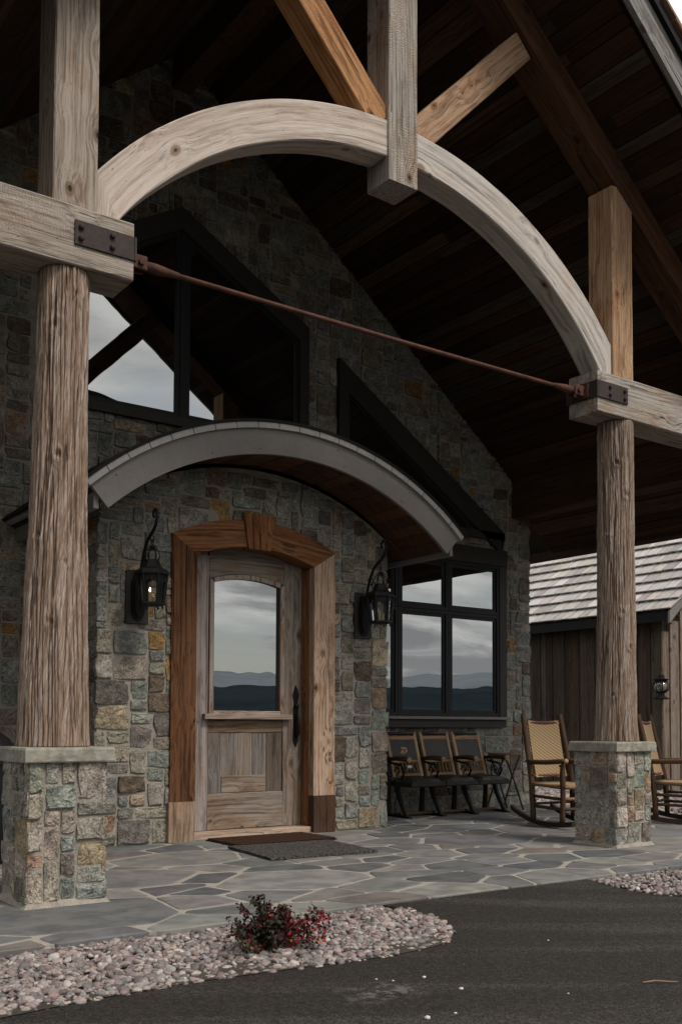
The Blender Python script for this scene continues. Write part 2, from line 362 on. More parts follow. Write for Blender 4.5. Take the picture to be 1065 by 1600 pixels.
class MB:
    """collects shapes for one mesh"""
    def __init__(s): s.V = []; s.F = []; s.G = []; s.UV = None
    def add(s, V, F, G=None):
        k = len(s.V); s.V += [tuple(v) for v in V]; s.G += [tuple(v) for v in (G or V)]
        s.F += [tuple(i+k for i in f) for f in F]; return s
    def box(s, a, b, ch=0.0):
        x0, y0, z0 = a; x1, y1, z1 = b
        if ch <= 0:
            V = [(x0, y0, z0), (x1, y0, z0), (x1, y1, z0), (x0, y1, z0), (x0, y0, z1), (x1, y0, z1), (x1, y1, z1), (x0, y1, z1)]
            return s.add(V, [(0, 3, 2, 1), (4, 5, 6, 7), (0, 1, 5, 4), (1, 2, 6, 5), (2, 3, 7, 6), (3, 0, 4, 7)])
        V = []; idx = {}
        for i, X in enumerate((x0, x1)):
            for j, Y in enumerate((y0, y1)):
                for k, Z in enumerate((z0, z1)):
                    dx = ch if i == 0 else -ch; dy = ch if j == 0 else -ch; dz = ch if k == 0 else -ch
                    idx[(i, j, k)] = len(V); V += [(X, Y+dy, Z+dz), (X+dx, Y, Z+dz), (X+dx, Y+dy, Z)]
        I = lambda i, j, k, a: idx[(i, j, k)] + a
        F = []
        for i in (0, 1): q = [I(i, 0, 0, 0), I(i, 1, 0, 0), I(i, 1, 1, 0), I(i, 0, 1, 0)]; F.append(tuple(q if i else q[::-1]))
        for j in (0, 1): q = [I(0, j, 0, 1), I(0, j, 1, 1), I(1, j, 1, 1), I(1, j, 0, 1)]; F.append(tuple(q if j else q[::-1]))
        for k in (0, 1): q = [I(0, 0, k, 2), I(1, 0, k, 2), I(1, 1, k, 2), I(0, 1, k, 2)]; F.append(tuple(q if k else q[::-1]))
        for i in (0, 1):
            for j in (0, 1): F.append((I(i, j, 0, 0), I(i, j, 1, 0), I(i, j, 1, 1), I(i, j, 0, 1)))
            for k in (0, 1): F.append((I(i, 0, k, 0), I(i, 1, k, 0), I(i, 1, k, 2), I(i, 0, k, 2)))
        for j in (0, 1):
            for k in (0, 1): F.append((I(0, j, k, 1), I(1, j, k, 1), I(1, j, k, 2), I(0, j, k, 2)))
        for i in (0, 1):
            for j in (0, 1):
                for k in (0, 1): F.append((I(i, j, k, 0), I(i, j, k, 1), I(i, j, k, 2)))
        return s.add(V, F)
    def tube(s, pts, r, n=8, cap=True):
        P = [Vector(p) for p in pts]; m = len(P)
        R = r if isinstance(r, (list, tuple)) else [r]*m
        t0 = (P[1]-P[0]).normalized(); ref = Vector((0, 0, 1)) if abs(t0.z) < .9 else Vector((1, 0, 0))
        u = t0.cross(ref).normalized(); V = []; G = []; L = 0
        for i in range(m):
            t = (P[min(i+1, m-1)]-P[max(i-1, 0)]).normalized()
            u = (u - t*u.dot(t)).normalized(); v = t.cross(u)
            if i: L += (P[i]-P[i-1]).length
            for k in range(n):
                a = 2*math.pi*k/n; V.append(P[i] + (u*math.cos(a)+v*math.sin(a))*R[i]); G.append((L, math.cos(a)*R[i], math.sin(a)*R[i]))
        F = [(i*n+k, i*n+(k+1) % n, (i+1)*n+(k+1) % n, (i+1)*n+k) for i in range(m-1) for k in range(n)]
        if cap: F += [tuple(range(n-1, -1, -1)), tuple((m-1)*n+k for k in range(n))]
        return s.add(V, F, G)
    def lathe(s, prof, n=16, c=(0, 0, 0), rot=0.0):
        V = []; m = len(prof)
        for r, z in prof:
            for k in range(n):
                a = 2*math.pi*k/n+rot; V.append((c[0]+r*math.cos(a), c[1]+r*math.sin(a), c[2]+z))
        F = [(i*n+k, i*n+(k+1) % n, (i+1)*n+(k+1) % n, (i+1)*n+k) for i in range(m-1) for k in range(n)]
        F += [tuple(range(n-1, -1, -1)), tuple((m-1)*n+k for k in range(n))]
        return s.add(V, F)
    def prism(s, poly, y0, y1):
        """polygon in XZ (counter-clockwise seen from -Y) extruded in Y"""
        n = len(poly); V = [(x, y0, z) for x, z in poly]+[(x, y1, z) for x, z in poly]
        F = [tuple(range(n)), tuple(range(2*n-1, n-1, -1))]
        F += [(i, i+n, (i+1) % n+n, (i+1) % n) for i in range(n)]
        return s.add(V, F)
    def build(s, name, mat, parent=None, color=None, smooth=False, loc=None):
        me = pym(name, s.V, s.F, smooth, s.G)
        return link(name, me, mat, parent, color, loc)

def beam_mesh(L, wd, ht, seg=.14, ch=.008, wob=.0035, seed=0.0):
    a, b = wd/2, ht/2; n = max(2, int(L/seg)); ring = []
    for (sy, sz) in ((-1, -1), (1, -1), (1, 1), (-1, 1)):
        nxt = {(-1, -1): (1, -1), (1, -1): (1, 1), (1, 1): (-1, 1), (-1, 1): (-1, -1)}[(sy, sz)]
        if sz == -1 and sy == -1: ring += [(-a, -b+ch), (-a+ch, -b), (0, -b)]
        if (sy, sz) == (1, -1): ring += [(a-ch, -b), (a, -b+ch), (a, 0)]
        if (sy, sz) == (1, 1): ring += [(a, b-ch), (a-ch, b), (0, b)]
        if (sy, sz) == (-1, 1): ring += [(-a+ch, b), (-a, b-ch), (-a, 0)]
    k = len(ring); V = []
    for i in range(n+1):
        x = L*i/n
        for y, z in ring:
            p = Vector((x*1.7+seed, y*9, z*9+seed*2))
            q = Vector((x*7+seed, y*22, z*22-seed))
            V.append((x + (0 if 0 < i < n else mn.noise(q)*wob), y*(1+0) + mn.noise(p)*wob + mn.noise(q)*wob*.5, z + mn.noise(p+Vector((9, 4, 2)))*wob + mn.noise(q+Vector((3, 3, 3)))*wob*.5))
    F = [(i*k+j, i*k+(j+1) % k, (i+1)*k+(j+1) % k, (i+1)*k+j) for i in range(n) for j in range(k)]
    F += [tuple(range(k-1, -1, -1)), tuple(n*k+j for j in range(k))]
    return pym('timber', V, F)
_sd = [1.0]
def beam(name, p0, p1, wd, ht, mat, parent, color, upv=(0, 0, 1), ch=.008, wob=.0035, seg=.14):
    """timber from p0 to p1; ht along upv, wd across"""
    p0 = Vector(p0); p1 = Vector(p1); x = (p1-p0); L = x.length; x.normalize()
    z = Vector(upv); z = (z-x*z.dot(x)).normalized(); y = z.cross(x)
    _sd[0] += 3.17
    me = beam_mesh(L, wd, ht, seg, ch, wob, _sd[0])
    m = Matrix((x, y, z)).transposed().to_4x4(); m.translation = p0
    if parent is not None: m = parent.matrix_basis.inverted() @ m if False else m
    return link(name, me, mat, parent, color, mw=m)
def jit(c, a=.12):
    k = 1+random.uniform(-a, a); return tuple(x*k*(1+random.uniform(-a*.25, a*.25)) for x in c)

# ------------------------------------------------------------------ key dimensions (metres)
CX = 4.57                    # axis of the porch truss
YT = 5.56                    # front plane of the truss
YB = 7.907                   # front of the entry bay
YW = 9.10                    # gable wall
RZ, RS = 7.86, .79           # soffit: z = RZ - RS*|x-CX|
def soff(x): return RZ - RS*abs(x-CX)

# ------------------------------------------------------------------ ground, hills
def sheet(name, poly, z, mat, label, cat):
    V = [(x, y, z) for x, y in poly]
    o = link(name, pym(name, V, [tuple(range(len(V)))]), mat); return tag(o, label, cat, kind='structure')
sheet('ground', [(-9000, -9000), (9000, -9000), (9000, 9000), (-9000, 9000)], -.12, M_GROUND, 'dry grassy land reaching out to the hills', 'ground')
sheet('driveway', [(-14, -26), (40, -26), (40, 3.2), (12, 3.2), (12, 3.95), (-14, 3.95)], -.05, M_ASPH, 'dark asphalt driveway sweeping up to the porch edge', 'driveway')
def apron():
    P = [(3.545, 3.949), (3.64, 4.12), (3.665, 4.40), (3.60, 4.557), (5.33, 4.557), (5.285, 4.43), (5.285, 4.16), (5.35, 4.0), (5.41, 3.949)]
    V = [(x, y, -.0497+.037*max(0, min(1, (y-3.95)/.58))) for x, y in P]
    B = [(x, y, -.12) for x, y in P]; n = len(P)
    F = [tuple(range(n-1, -1, -1))] + [(i, (i+1) % n, n+(i+1) % n, n+i) for i in range(n)]
    bm = [(0, 8, 7), (0, 7, 6, 1), (1, 6, 5, 2), (2, 5, 4, 3)]
    o = link('driveway_apron', pym('driveway_apron', V+B, bm+F[1:]), M_ASPH)
    tag(o, 'short asphalt ramp meeting the porch flagstones between the pebble beds', 'driveway', kind='structure')
apron()
def ridge(name, label, r0, r1, hmin, hmax, mat, seed, a0, a1, n=260):
    V = []; rows = 5
    for i in range(n+1):
        a = a0+(a1-a0)*i/n
        k = mn.fractal(Vector((math.cos(a)*4+seed, math.sin(a)*4, seed)), .9, 2.1, 6)*.5+.5
        H = hmin+(hmax-hmin)*max(0, min(1, k))
        for j in range(rows):
            t = j/(rows-1); rr = r0+(r1-r0)*t
            V.append((math.sin(a)*rr, math.cos(a)*rr, -.3+H*math.sin(t*math.pi*.5)*(1+.05*mn.noise(Vector((i*.7, j*3.0, seed))))))
    F = [(i*rows+j, (i+1)*rows+j, (i+1)*rows+j+1, i*rows+j+1) for i in range(n) for j in range(rows-1)]
    tag(link(name, pym(name, V, F), mat), label, 'hills', kind='structure')
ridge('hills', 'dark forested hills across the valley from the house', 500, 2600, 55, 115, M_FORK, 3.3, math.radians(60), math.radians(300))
ridge('mountains', 'distant mountain range with haze mixed into its colour behind the forested hills', 4000, 8500, 190, 500, M_FARM, 8.1, math.radians(60), math.radians(300))

# ------------------------------------------------------------------ stones
PAL = [((0.290, 0.300, 0.269), 5), ((0.329, 0.295, 0.235), 5), ((0.250, 0.212, 0.172), 4), ((0.390, 0.355, 0.308), 4), ((0.284, 0.295, 0.275), 4), ((0.399, 0.236, 0.099), .9), ((0.165, 0.123, 0.093), 2.2), ((0.499, 0.394, 0.275), 1.2), ((0.320, 0.222, 0.157), 1.0), ((0.250, 0.258, 0.233), 3), ((0.200, 0.182, 0.162), 2)]
PAL_PIER = [((0.339, 0.338, 0.294), 5), ((0.389, 0.344, 0.289), 4), ((0.313, 0.297, 0.254), 4), ((0.464, 0.398, 0.339), 3), ((0.426, 0.284, 0.208), 1.5), ((0.238, 0.214, 0.179), 2.4), ((0.389, 0.309, 0.208), 1.5), ((0.288, 0.309, 0.276), 3)]
def pick(pal):
    t = random.uniform(0, sum(k for _, k in pal))
    for c, k in pal:
        t -= k
        if t <= 0: return c
    return pal[0][0]
def pack(u0, u1, v0, v1, inside, cell=.05, wr=(3, 7), hr=(2, 4)):
    nu = int(round((u1-u0)/cell)); nv = int(round((v1-v0)/cell)); used = np.zeros((nu, nv), bool); res = []
    for j in range(nv):
        for i in range(nu):
            if not inside(u0+(i+.5)*cell, v0+(j+.5)*cell): used[i, j] = True
    for j in range(nv):
        i = 0
        while i < nu:
            if used[i, j]: i += 1; continue
            h = random.randint(*hr); wd = random.randint(*wr)
            if random.random() < .09: wd = random.randint(2, 3); h = random.randint(1, 2)
            if random.random() < .10: h += 1; wd = max(wd-1, 2)
            run = 0
            while i+run < nu and not used[i+run, j]: run += 1
            lo = max(2, wr[0]-1)
            if run <= wd+1: wd = run if run <= wr[1]+1 else run//2
            elif run-wd < lo: wd = run-lo if run-lo >= lo else run//2
            wd = max(1, min(wd, run))
            hh = 1
            while hh < h and j+hh < nv and not used[i:i+wd, j+hh].any(): hh += 1
            rest = 0
            if j+hh < nv and not used[i:i+wd, j+hh].any() and (j+hh+1 >= nv or used[i:i+wd, j+hh+1].any()): hh += 1
            used[i:i+wd, j:j+hh] = True
            res.append((u0+i*cell, v0+j*cell, wd*cell, hh*cell)); i += wd
    return res
def stone_geo(wd, ht, joint=.008, proud=.022):
    """outline in (u,v), depth along w (towards the viewer); centred"""
    a, b = wd/2-joint*random.uniform(.3, 1.3), ht/2-joint*random.uniform(.3, 1.3)
    sk = [(random.uniform(-.3, 1)**3*min(.05, .30*a), random.uniform(-.3, 1)**3*min(.045, .30*b)) for _ in range(4)]
    j = min(.012, .10*min(a, b)*2); c = min(.024, .26*min(a, b)); pts = []
    R = lambda k=1.0: random.uniform(-j, j)*k
    cut = random.randrange(9)
    for q, (su, sv) in enumerate(((-1, -1), (1, -1), (1, 1), (-1, 1))):
        e = 2.6 if q == cut else 1.0
        k1, k2 = c*random.uniform(.10, .9)*e, c*random.uniform(.10, .9)*e
        k1 = min(k1, b*.8); k2 = min(k2, a*.8)
        sx, sy = sk[q]
        if su*sv > 0: pts += [(su*(a-sx), sv*(b-k1)), (su*(a-k2), sv*(b-sy))]
        else: pts += [(su*(a-k2), sv*(b-sy)), (su*(a-sx), sv*(b-k1))]
        nx = {(-1, -1): (0, -b), (1, -1): (a, 0), (1, 1): (0, b), (-1, 1): (-a, 0)}[(su, sv)]
        pts.append((nx[0]+(R(.5) if nx[0] else R(3)), nx[1]+(R(.5) if nx[1] else R(3))))
    n = len(pts); p = proud*random.uniform(.35, 1.6); V = []; m = min(.009, min(a, b)*.2)
    tx, ty = random.uniform(-.09, .09), random.uniform(-.09, .09)
    ins = lambda x, y, k: (x-math.copysign(min(abs(x)*.6, m*k), x), y-math.copysign(min(abs(y)*.6, m*k), y))
    for kk, d, jd in ((0, -.016, 0), (.25, p*.80, .003), (1.0, p, .003), (None, p*1.02, .005)):
        for x, y in pts:
            q = (x*.5+R(.8), y*.5+R(.8)) if kk is None else ins(x, y, kk)
            V.append((q[0], q[1], d+(random.uniform(-jd, jd)+q[0]*tx+q[1]*ty if d > 0 else 0)))
    V.append((R(), R(), p*1.05+random.uniform(-.006, .006)))
    F = []
    for rr in range(3):
        F += [(rr*n+i, rr*n+(i+1) % n, (rr+1)*n+(i+1) % n, (rr+1)*n+i) for i in range(n)]
    F += [(3*n+i, 3*n+(i+1) % n, 4*n) for i in range(n)]
    return V, F
def stones(parent, rects, O, U, Vv, Wn, pal, limit=300, rank=None, proud=.022, joint=.008):
    """stones on a wall plane: O origin, U right, Vv up, Wn outward normal"""
    O, U, Vv, Wn = Vector(O), Vector(U), Vector(Vv), Vector(Wn)
    if rank: rects = sorted(rects, key=rank)
    mb = MB(); bc = []
    for i, (u, v, a, b) in enumerate(rects):
        V, F = stone_geo(a, b, joint, proud)
        c = O+U*(u+a/2)+Vv*(v+b/2)
        if i < limit:
            me = pym('stone', V, F)
            m = Matrix((U, Vv, Wn)).transposed().to_4x4(); m.translation = c
            link('stone', me, M_STONE, parent, jit(pick(pal), .16), mw=m)
        else:
            mb.add([c+U*x+Vv*y+Wn*z for x, y, z in V], F); bc += [jit(pick(pal), .16)]*len(V)
    if mb.V:
        o = tag(mb.build('remaining_stones', M_STONES, parent), kind='stuff')
        o.data.attributes.new('col', 'FLOAT_COLOR', 'POINT').data.foreach_set('color', np.array([c4(c) for c in bc], np.float32).ravel())

# piers -----------------------------------------------------------------
PS, PY = .454, 5.485
def pier(x, label):
    t = thing('stone_pier', label, 'stone pier', (x+PS/2, PY+PS/2, 0), group='stone piers under the log columns')
    h = PS/2-.010; bm = MB(); bm.box((-h, -h, 0), (h, h, .79))
    bm.add(*[[(-h-.03, -h-.03, 0), (h+.03, -h-.03, 0), (h+.03, h+.03, 0), (-h-.03, h+.03, 0), (-h, -h, .035), (h, -h, .035), (h, h, .035), (-h, h, .035)],
             [(0, 1, 5, 4), (1, 2, 6, 5), (2, 3, 7, 6), (3, 0, 4, 7)]])
    bm.build('mortar_core', M_MORTAR, t)
    ok = lambda u, v: True
    k = PS+.01
    for O, U, Wn in (((-k/2, -h, .02), (1, 0, 0), (0, -1, 0)), ((-h, k/2, .02), (0, -1, 0), (-1, 0, 0)), ((h, -k/2, .02), (0, 1, 0), (1, 0, 0))):
        stones(t, pack(0, .464, 0, .77, ok, .0464, (3, 5), (2, 4)), O, U, (0, 0, 1), Wn, PAL_PIER, proud=.012, joint=.007)
    c = PS/2+.032; mb = MB(); N = 7
    # slab cap with a rough-hewn rim
    V = []
    for z, ins in ((.792, .004), (.80, 0), (.83, 0), (.862, 0), (.874, .006), (.876, .02)):
        for e in range(4):
            for i in range(N):
                s = -1+2*i/N; q = [(s, -1), (1, s), (-s, 1), (-1, -s)][e]
                nz = mn.noise(Vector((q[0]*3+x, q[1]*3, z*20)))*.006
                V.append((q[0]*(c-ins+nz), q[1]*(c-ins+nz), z+(mn.noise(Vector((q[0]*4, q[1]*4, x)))*.003 if z > .8 else 0)))
    K = 4*N; F = [(r*K+i, r*K+(i+1) % K, (r+1)*K+(i+1) % K, (r+1)*K+i) for r in range(5) for i in range(K)]
    F += [tuple(range(K-1, -1, -1)), tuple(5*K+i for i in range(K))]
    mb.add(V, F); mb.build('cap_stone', M_CAP, t)
pier(1.879, 'square stone pier carrying the near log column, at the left')
pier(6.787, 'square stone pier between the two rocking chairs, at the right')

# log columns --------------------------------------------------------------
def log_column(x, rad, drift, label, color, seed, knots):
    t = thing('log_column', label, 'log column', (x, 5.712, .877), group='bark covered log columns')
    H = 3.654-.877-.002; na, nz = 380, 320; V = []; G = []; Rg = []
    zs = [r[0] for r in rad]; rs = [r[1] for r in rad]
    for j in range(nz+1):
        z = H*j/nz; R = np.interp(z, zs, rs); ox = np.interp(z, [0, H], drift)
        for i in range(na):
            a = 2*math.pi*i/na; ca, sa = math.cos(a), math.sin(a)
            tw = a+.10*mn.noise(Vector((ca*1.2, sa*1.2, z*.8+seed)))+.05*z
            c2, s2 = math.cos(tw), math.sin(tw)
            wz = z+.12*mn.noise(Vector((c2*4, s2*4, z*1.5+seed)))
            m = mn.noise(Vector((c2*6.5, s2*6.5, wz*.95+seed))) + .11*mn.noise(Vector((c2*16, s2*16, z*11+seed)))
            m2 = mn.noise(Vector((c2*14, s2*14, wz*2.1+seed*2))) + .12*mn.noise(Vector((c2*30, s2*30, z*22+seed)))
            m3 = mn.noise(Vector((c2*34, s2*34, z*9+seed*3)))
            pz = mn.noise(Vector((c2*6, s2*6, z*7+seed*4)))
            f1 = max(0, 1-abs(m)/.16); f2 = max(0, 1-abs(m2)/.20)*(.55+.5*max(0, pz+.3))
            h = -.010*f1**.8 - .006*f2 + .0035*m3 + .005*m2 + .006*mn.noise(Vector((c2*3, s2*3, z*2+seed))) + .004*pz
            fl = .012*math.exp(-z/.10)*(.5+mn.noise(Vector((c2*5, s2*5, seed))))
            kv = 0
            for (ka, kz, kr) in knots:
                da = (a-ka+math.pi) % (2*math.pi)-math.pi; d2 = ((da*R)/kr)**2+((z-kz)/(kr*1.25))**2
                if d2 < 6:
                    d = math.sqrt(d2)*(1+.55*mn.noise(Vector((da*R*30, (z-kz)*22, ka*5)))); h += .010*math.exp(-(d-.8)**2*3.0)*(.6+.9*mn.noise(Vector((a*14, z*16, seed))))-.008*math.exp(-d*d*6.0)+.006*mn.noise(Vector((a*30, z*34, seed)))*math.exp(-d2); kv = max(kv, .5*math.exp(-d*d*7.0))
            r = R+h+fl
            V.append((ox+r*ca, r*sa, z)); G.append((z+seed*3, a*R, 0)); Rg.append(max(0, .62-f1*.55-f2*.40-kv*.5))
    F = [(j*na+i, j*na+(i+1) % na, (j+1)*na+(i+1) % na, (j+1)*na+i) for j in range(nz) for i in range(na)]
    F += [tuple(range(na-1, -1, -1)), tuple(nz*na+i for i in range(na))]
    me = pym('trunk', V, F, True, G); a = me.attributes.new('ridge', 'FLOAT', 'POINT'); a.data.foreach_set('value', np.array(Rg, np.float32))
    link('trunk', me, M_BARK, t, color)
A0 = math.radians
log_column(2.098, [(0, .200), (.25, .194), (.7, .182), (1.45, .160), (2.1, .149), (2.8, .143)], (-.006, .016), 'thick reddish bark log column standing on the left pier', (.46, .375, .32), 1.7,
           [(A0(-118), .70, .03), (A0(-95), 1.05, .028), (A0(-112), 1.66, .045), (A0(-128), 2.42, .045), (A0(-78), 2.62, .035), (A0(-150), 1.2, .03)])
log_column(7.085, [(0, .178), (.25, .172), (.7, .167), (1.45, .159), (2.1, .154), (2.8, .151)], (-.012, .012), 'greyish bark log column standing on the right pier', (.43, .355, .305), 5.2,
           [(A0(-135), 2.40, .035), (A0(-100), 2.12, .04), (A0(-170), 1.75, .03), (A0(-120), 1.10, .038), (A0(-150), .40, .03), (A0(-95), .8, .03)])

# ------------------------------------------------------------------ timber truss
tr = thing('timber_truss', 'weathered heavy timber truss with arched braces spanning the porch front', 'timber truss')
GREY = (.40, .338, .285); GREY2 = (.42, .375, .33); PALE = (.60, .515, .45); ORNG = (.46, .26, .135); TAN = (.50, .315, .19); BRN = (.10, .055, .032)
PW = .268
for x, col in ((1.984, GREY), (6.891, TAN)):
    top = 7.55-.79*abs(x+PW/2-CX)
    beam('post', (x+PW/2, YT+PW/2, 4.009), (x+PW/2, YT+PW/2, top+.06), PW, PW, W_POST, tr, col, upv=(0, 1, 0))
beam('king_post', (4.572, YT+PW/2, 4.927), (4.572, YT+PW/2, 7.6), PW, PW, W_POST, tr, GREY2, upv=(0, 1, 0))
BY = YT-.006
beam('hammer_beam', (2.481, BY+.155, 3.831), (-.60, BY+.155, 3.831), .31, .354, W_POST, tr, (.39, .335, .285))
beam('hammer_beam', (6.674, BY+.155, 3.831), (9.74, BY+.155, 3.831), .31, .354, W_POST, tr, (.43, .38, .335))
def arch(side):
    c = Vector((CX, 0, 2.40)); ro, ri = 2.975, 2.705
    e = (PW/2+.001 if side > 0 else PW/2+.001)
    n = 44; V = []; G = []
    y0, y1 = YT+.02, YT+.02+.21
    for i in range(n+2):
        t = min(1, i/n)
        def at(r):
            x0 = e; x1 = 2.321-(.002)
            a0 = math.asin(x0/r); a1 = min(math.asin(min(1, x1/r)), math.acos((4.010-2.40)/r)); a = a0+(a1-a0)*t
            return Vector((CX+side*r*math.sin(a), 0, 2.40+r*math.cos(a))), a*2.84
        (po, s), (pi_, s2) = at(ro), at(ri)
        if i > n: s += .20; s2 += .1; po = Vector((CX+side*2.319, 0, 4.011))
        m = [po.lerp(pi_, k) for k in (0, .03, .33, .66, .97, 1)]
        L = (po-pi_).length
        wob = lambda k: .004*mn.noise(Vector((s*2.2, k*3.0, side*5.0)))
        for y, ks in ((y0, (0, 1, 2, 3, 4, 5)), (y1, (5, 4, 3, 2, 1, 0))):
            for k in ks:
                ins = .008 if k in (0, 5) else 0
                V.append((m[k].x, (y+ins if y == y0 else y-ins)+(wob(k) if y == y0 else 0), m[k].z+wob(k+7)))
                G.append((s, (0, .03, .33, .66, .97, 1)[k]*.27, y-y0))
    K = 12; F = [(i*K+j, i*K+(j+1) % K, (i+1)*K+(j+1) % K, (i+1)*K+j) for i in range(n+1) for j in range(K)]
    F += [tuple(range(K-1, -1, -1)), tuple((n+1)*K+j for j in range(K))]
    if side < 0: F = [f[::-1] for f in F]
    link('arch_brace', pym('arch_brace', V, F, False, G), W_ARCH, tr, PALE if side < 0 else (.56, .51, .465))
arch(-1); arch(1)
def strut(side, col):
    # from the king post up to the rafter
    a = Vector((CX+side*.02, YT+.135, 5.30)); d = Vector((side*1.0, 0, 1.03)).normalized()
    b = Vector((CX+side*.17, YT+.135, 5.36)); e = b+d*1.60
    beam('strut', b, e, .20, .225, W_BEAM, tr, col, upv=(-side, 0, 1))
strut(-1, (.50, .26, .12)); strut(1, (.45, .29, .185))
def poly_part(name, poly, y0, y1, mat, parent, color, axis):
    mb = MB(); mb.prism(poly, y0, y1)
    x = Vector((axis[0], 0, axis[1])).normalized(); z = Vector((-x.z, 0, x.x))
    mb.G = [(Vector(v).dot(x), v[1], Vector(v).dot(z)) for v in mb.V]
    return mb.build(name, mat, parent, color)
for s in (-1, 1):
    xe = CX+s*5.5
    P = [(CX, 7.55), (xe, 7.55-.79*5.5), (xe, soff(xe)-.006), (CX, RZ-.006)]
    poly_part('rafter', P if s > 0 else P[::-1], YT, YT+.27, W_BEAM, tr, (.115, .056, .030), (s, -.79))
# straps, bolts and rod
def strap(x0, x1, endx):
    mb = MB(); y = BY-.012
    mb.box((x0, y, 3.775), (x1, y+.012, 3.92), .002)
    if endx > 0: mb.box((endx, y, 3.775), (endx+.014, BY+.33, 3.92), .002)
    else: mb.box((-endx-.014, y, 3.775), (-endx, BY+.33, 3.92), .002)
    mb.box((x0, BY+.318, 3.775), (x1, BY+.33, 3.92), .002)
    p = mb.build('strap_plate', M_PLATE, tr)
    L = x1-x0
    for fx in (.10, .62) if endx > 0 else (.38, .88):
        for z in (3.815, 3.882):
            b = MB(); b.lathe([(.0165, 0), (.0165, .012), (.012, .018), (.004, .020)], 8)
            o = b.build('bolt', M_PLATE, p, smooth=False); o.rotation_euler = (math.pi/2, 0, 0); o.location = (x0+L*fx, y, z)
strap(2.112, 2.481, 2.483); strap(6.674, 7.058, -6.672)
rod = MB(); zr, yr = 3.842, BY+.155
rod.tube([(2.66, yr, zr), (3.5, yr, zr-.004), (4.57, yr, zr-.007), (5.6, yr, zr-.004), (6.52, yr, zr)], .0165, 10)
rod.tube([(2.60, yr, zr), (2.70, yr, zr), (2.86, yr, zr)], [.03, .034, .018], 10); rod.tube([(6.30, yr, zr), (6.45, yr, zr), (6.56, yr, zr)], [.018, .034, .03], 10)
ro = rod.build('tie_rod', M_RUST, tr, smooth=True)
for xa, s in ((2.497, 1), (6.658, -1)):
    mb = MB()
    for dy in (-.035, .035):
        mb.box((min(xa, xa+s*.13), yr+dy-.008, zr-.045), (max(xa, xa+s*.13), yr+dy+.008, zr+.045), .006)
    mb.tube([(xa+s*.085, yr-.06, zr), (xa+s*.085, yr+.06, zr)], .02, 10)
    mb.box((min(xa, xa+s*.02), yr-.08, zr-.06), (max(xa, xa+s*.02), yr+.08, zr+.06), .003)
    mb.build('clevis', M_RUST, ro)

# ------------------------------------------------------------------ porch roof
pr = thing('porch_roof', 'steep gabled porch roof lined with dark brown reclaimed boards', 'roof')
YF = 4.85; XE = CX+5.72
SOF = [(.050, .025, .014), (.062, .032, .018), (.034, .018, .011), (.075, .040, .022), (.11, .066, .038), (.07, .054, .042), (.042, .021, .012)]
ax = math.atan(RS); ca, sa = math.cos(ax), math.sin(ax); SLEN = 5.72/ca
for s in (-1, 1):
    q = .02; 
    while q < SLEN-.05:
        wdt = min(random.choice((.115, .14, .16, .19, .22)), SLEN-q)
        joints = [YF+.05, YW+.25]
        if s > 0 or q > 2:
            joints.insert(1, random.uniform(YF+.35, YF+1.6) if random.random() < .45 else random.uniform(6.2, 8.2))
        for ya, yb in zip(joints[:-1], joints[1:]):
            drop = random.uniform(0, .008)
            d = q+wdt/2; cxp = CX+s*d*ca; cz = RZ-d*sa-drop*ca+.012
            me = beam_mesh(yb-ya-.004, wdt-.007, .022, .7, .002, .0015, random.uniform(0, 99))
            x = Vector((0, 1, 0)); z = Vector((s*sa, 0, ca)); y = z.cross(x)
            m = Matrix((x, y, z)).transposed().to_4x4(); m.translation = (cxp, ya, cz)
            link('soffit_board', me, W_SOFT, pr, jit(random.choice(SOF), .2), mw=m)
        q += wdt
    P = [(CX, RZ+.035), (CX+s*5.75, soff(CX+s*5.75)+.035), (CX+s*5.75, soff(CX+s*5.75)+.16), (CX, RZ+.16)]
    poly_part('roof_deck', P if s > 0 else P[::-1], YF+.02, YW+4, M_DARKROOF, pr, (.05, .04, .03), (s, -RS))
    P = [(CX, RZ-.03), (CX+s*5.85, soff(CX+s*5.85)-.03), (CX+s*5.85, soff(CX+s*5.85)+.255), (CX, RZ+.255)]
    poly_part('barge_board', P if s > 0 else P[::-1], YF-.045, YF, W_BEAM, pr, (.27, .265, .255), (s, -RS))
    P = [(CX, RZ+.257), (CX+s*5.88, soff(CX+s*5.88)+.257), (CX+s*5.88, soff(CX+s*5.88)+.335), (CX, RZ+.335)]
    poly_part('rake_flashing', P if s > 0 else P[::-1], YF-.085, YF+.05, M_FLASH, pr, (.02, .02, .02), (s, -RS))
    P = [(CX+s*5.72, soff(CX+s*5.72)-.05), (CX+s*5.77, soff(CX+s*5.77)-.05), (CX+s*5.77, soff(CX+s*5.77)+.24), (CX+s*5.72, soff(CX+s*5.72)+.24)]
    poly_part('eave_fascia', P if s > 0 else P[::-1], YF+.002, YW+4, W_SOFT, pr, (.07, .045, .03), (0, 1))
    k = 0
    while k*.19 < 5.9/ca:
        d = k*.19; x = Vector((s*ca, 0, -sa)); z = Vector((s*sa, 0, ca))
        m = Matrix((x, z.cross(x), z)).transposed().to_4x4()
        p = Vector((CX, YF-.12+random.uniform(0, .015), RZ+.36)) + x*d + z*random.uniform(0, .004); m.translation = p
        mb = MB(); mb.box((0, -.0 if s > 0 else -.35, 0), (.36, .35 if s > 0 else 0, .024), .003)
        # tilt the shingle a little off the deck
        o = link('rake_shingle', pym('rake_shingle', mb.V, mb.F), W_SOFT, pr, jit((.34, .22, .14), .2), mw=m @ Matrix.Rotation(math.radians(-3.2 if s < 9 else 0), 4, 'Y'))
        k += 1
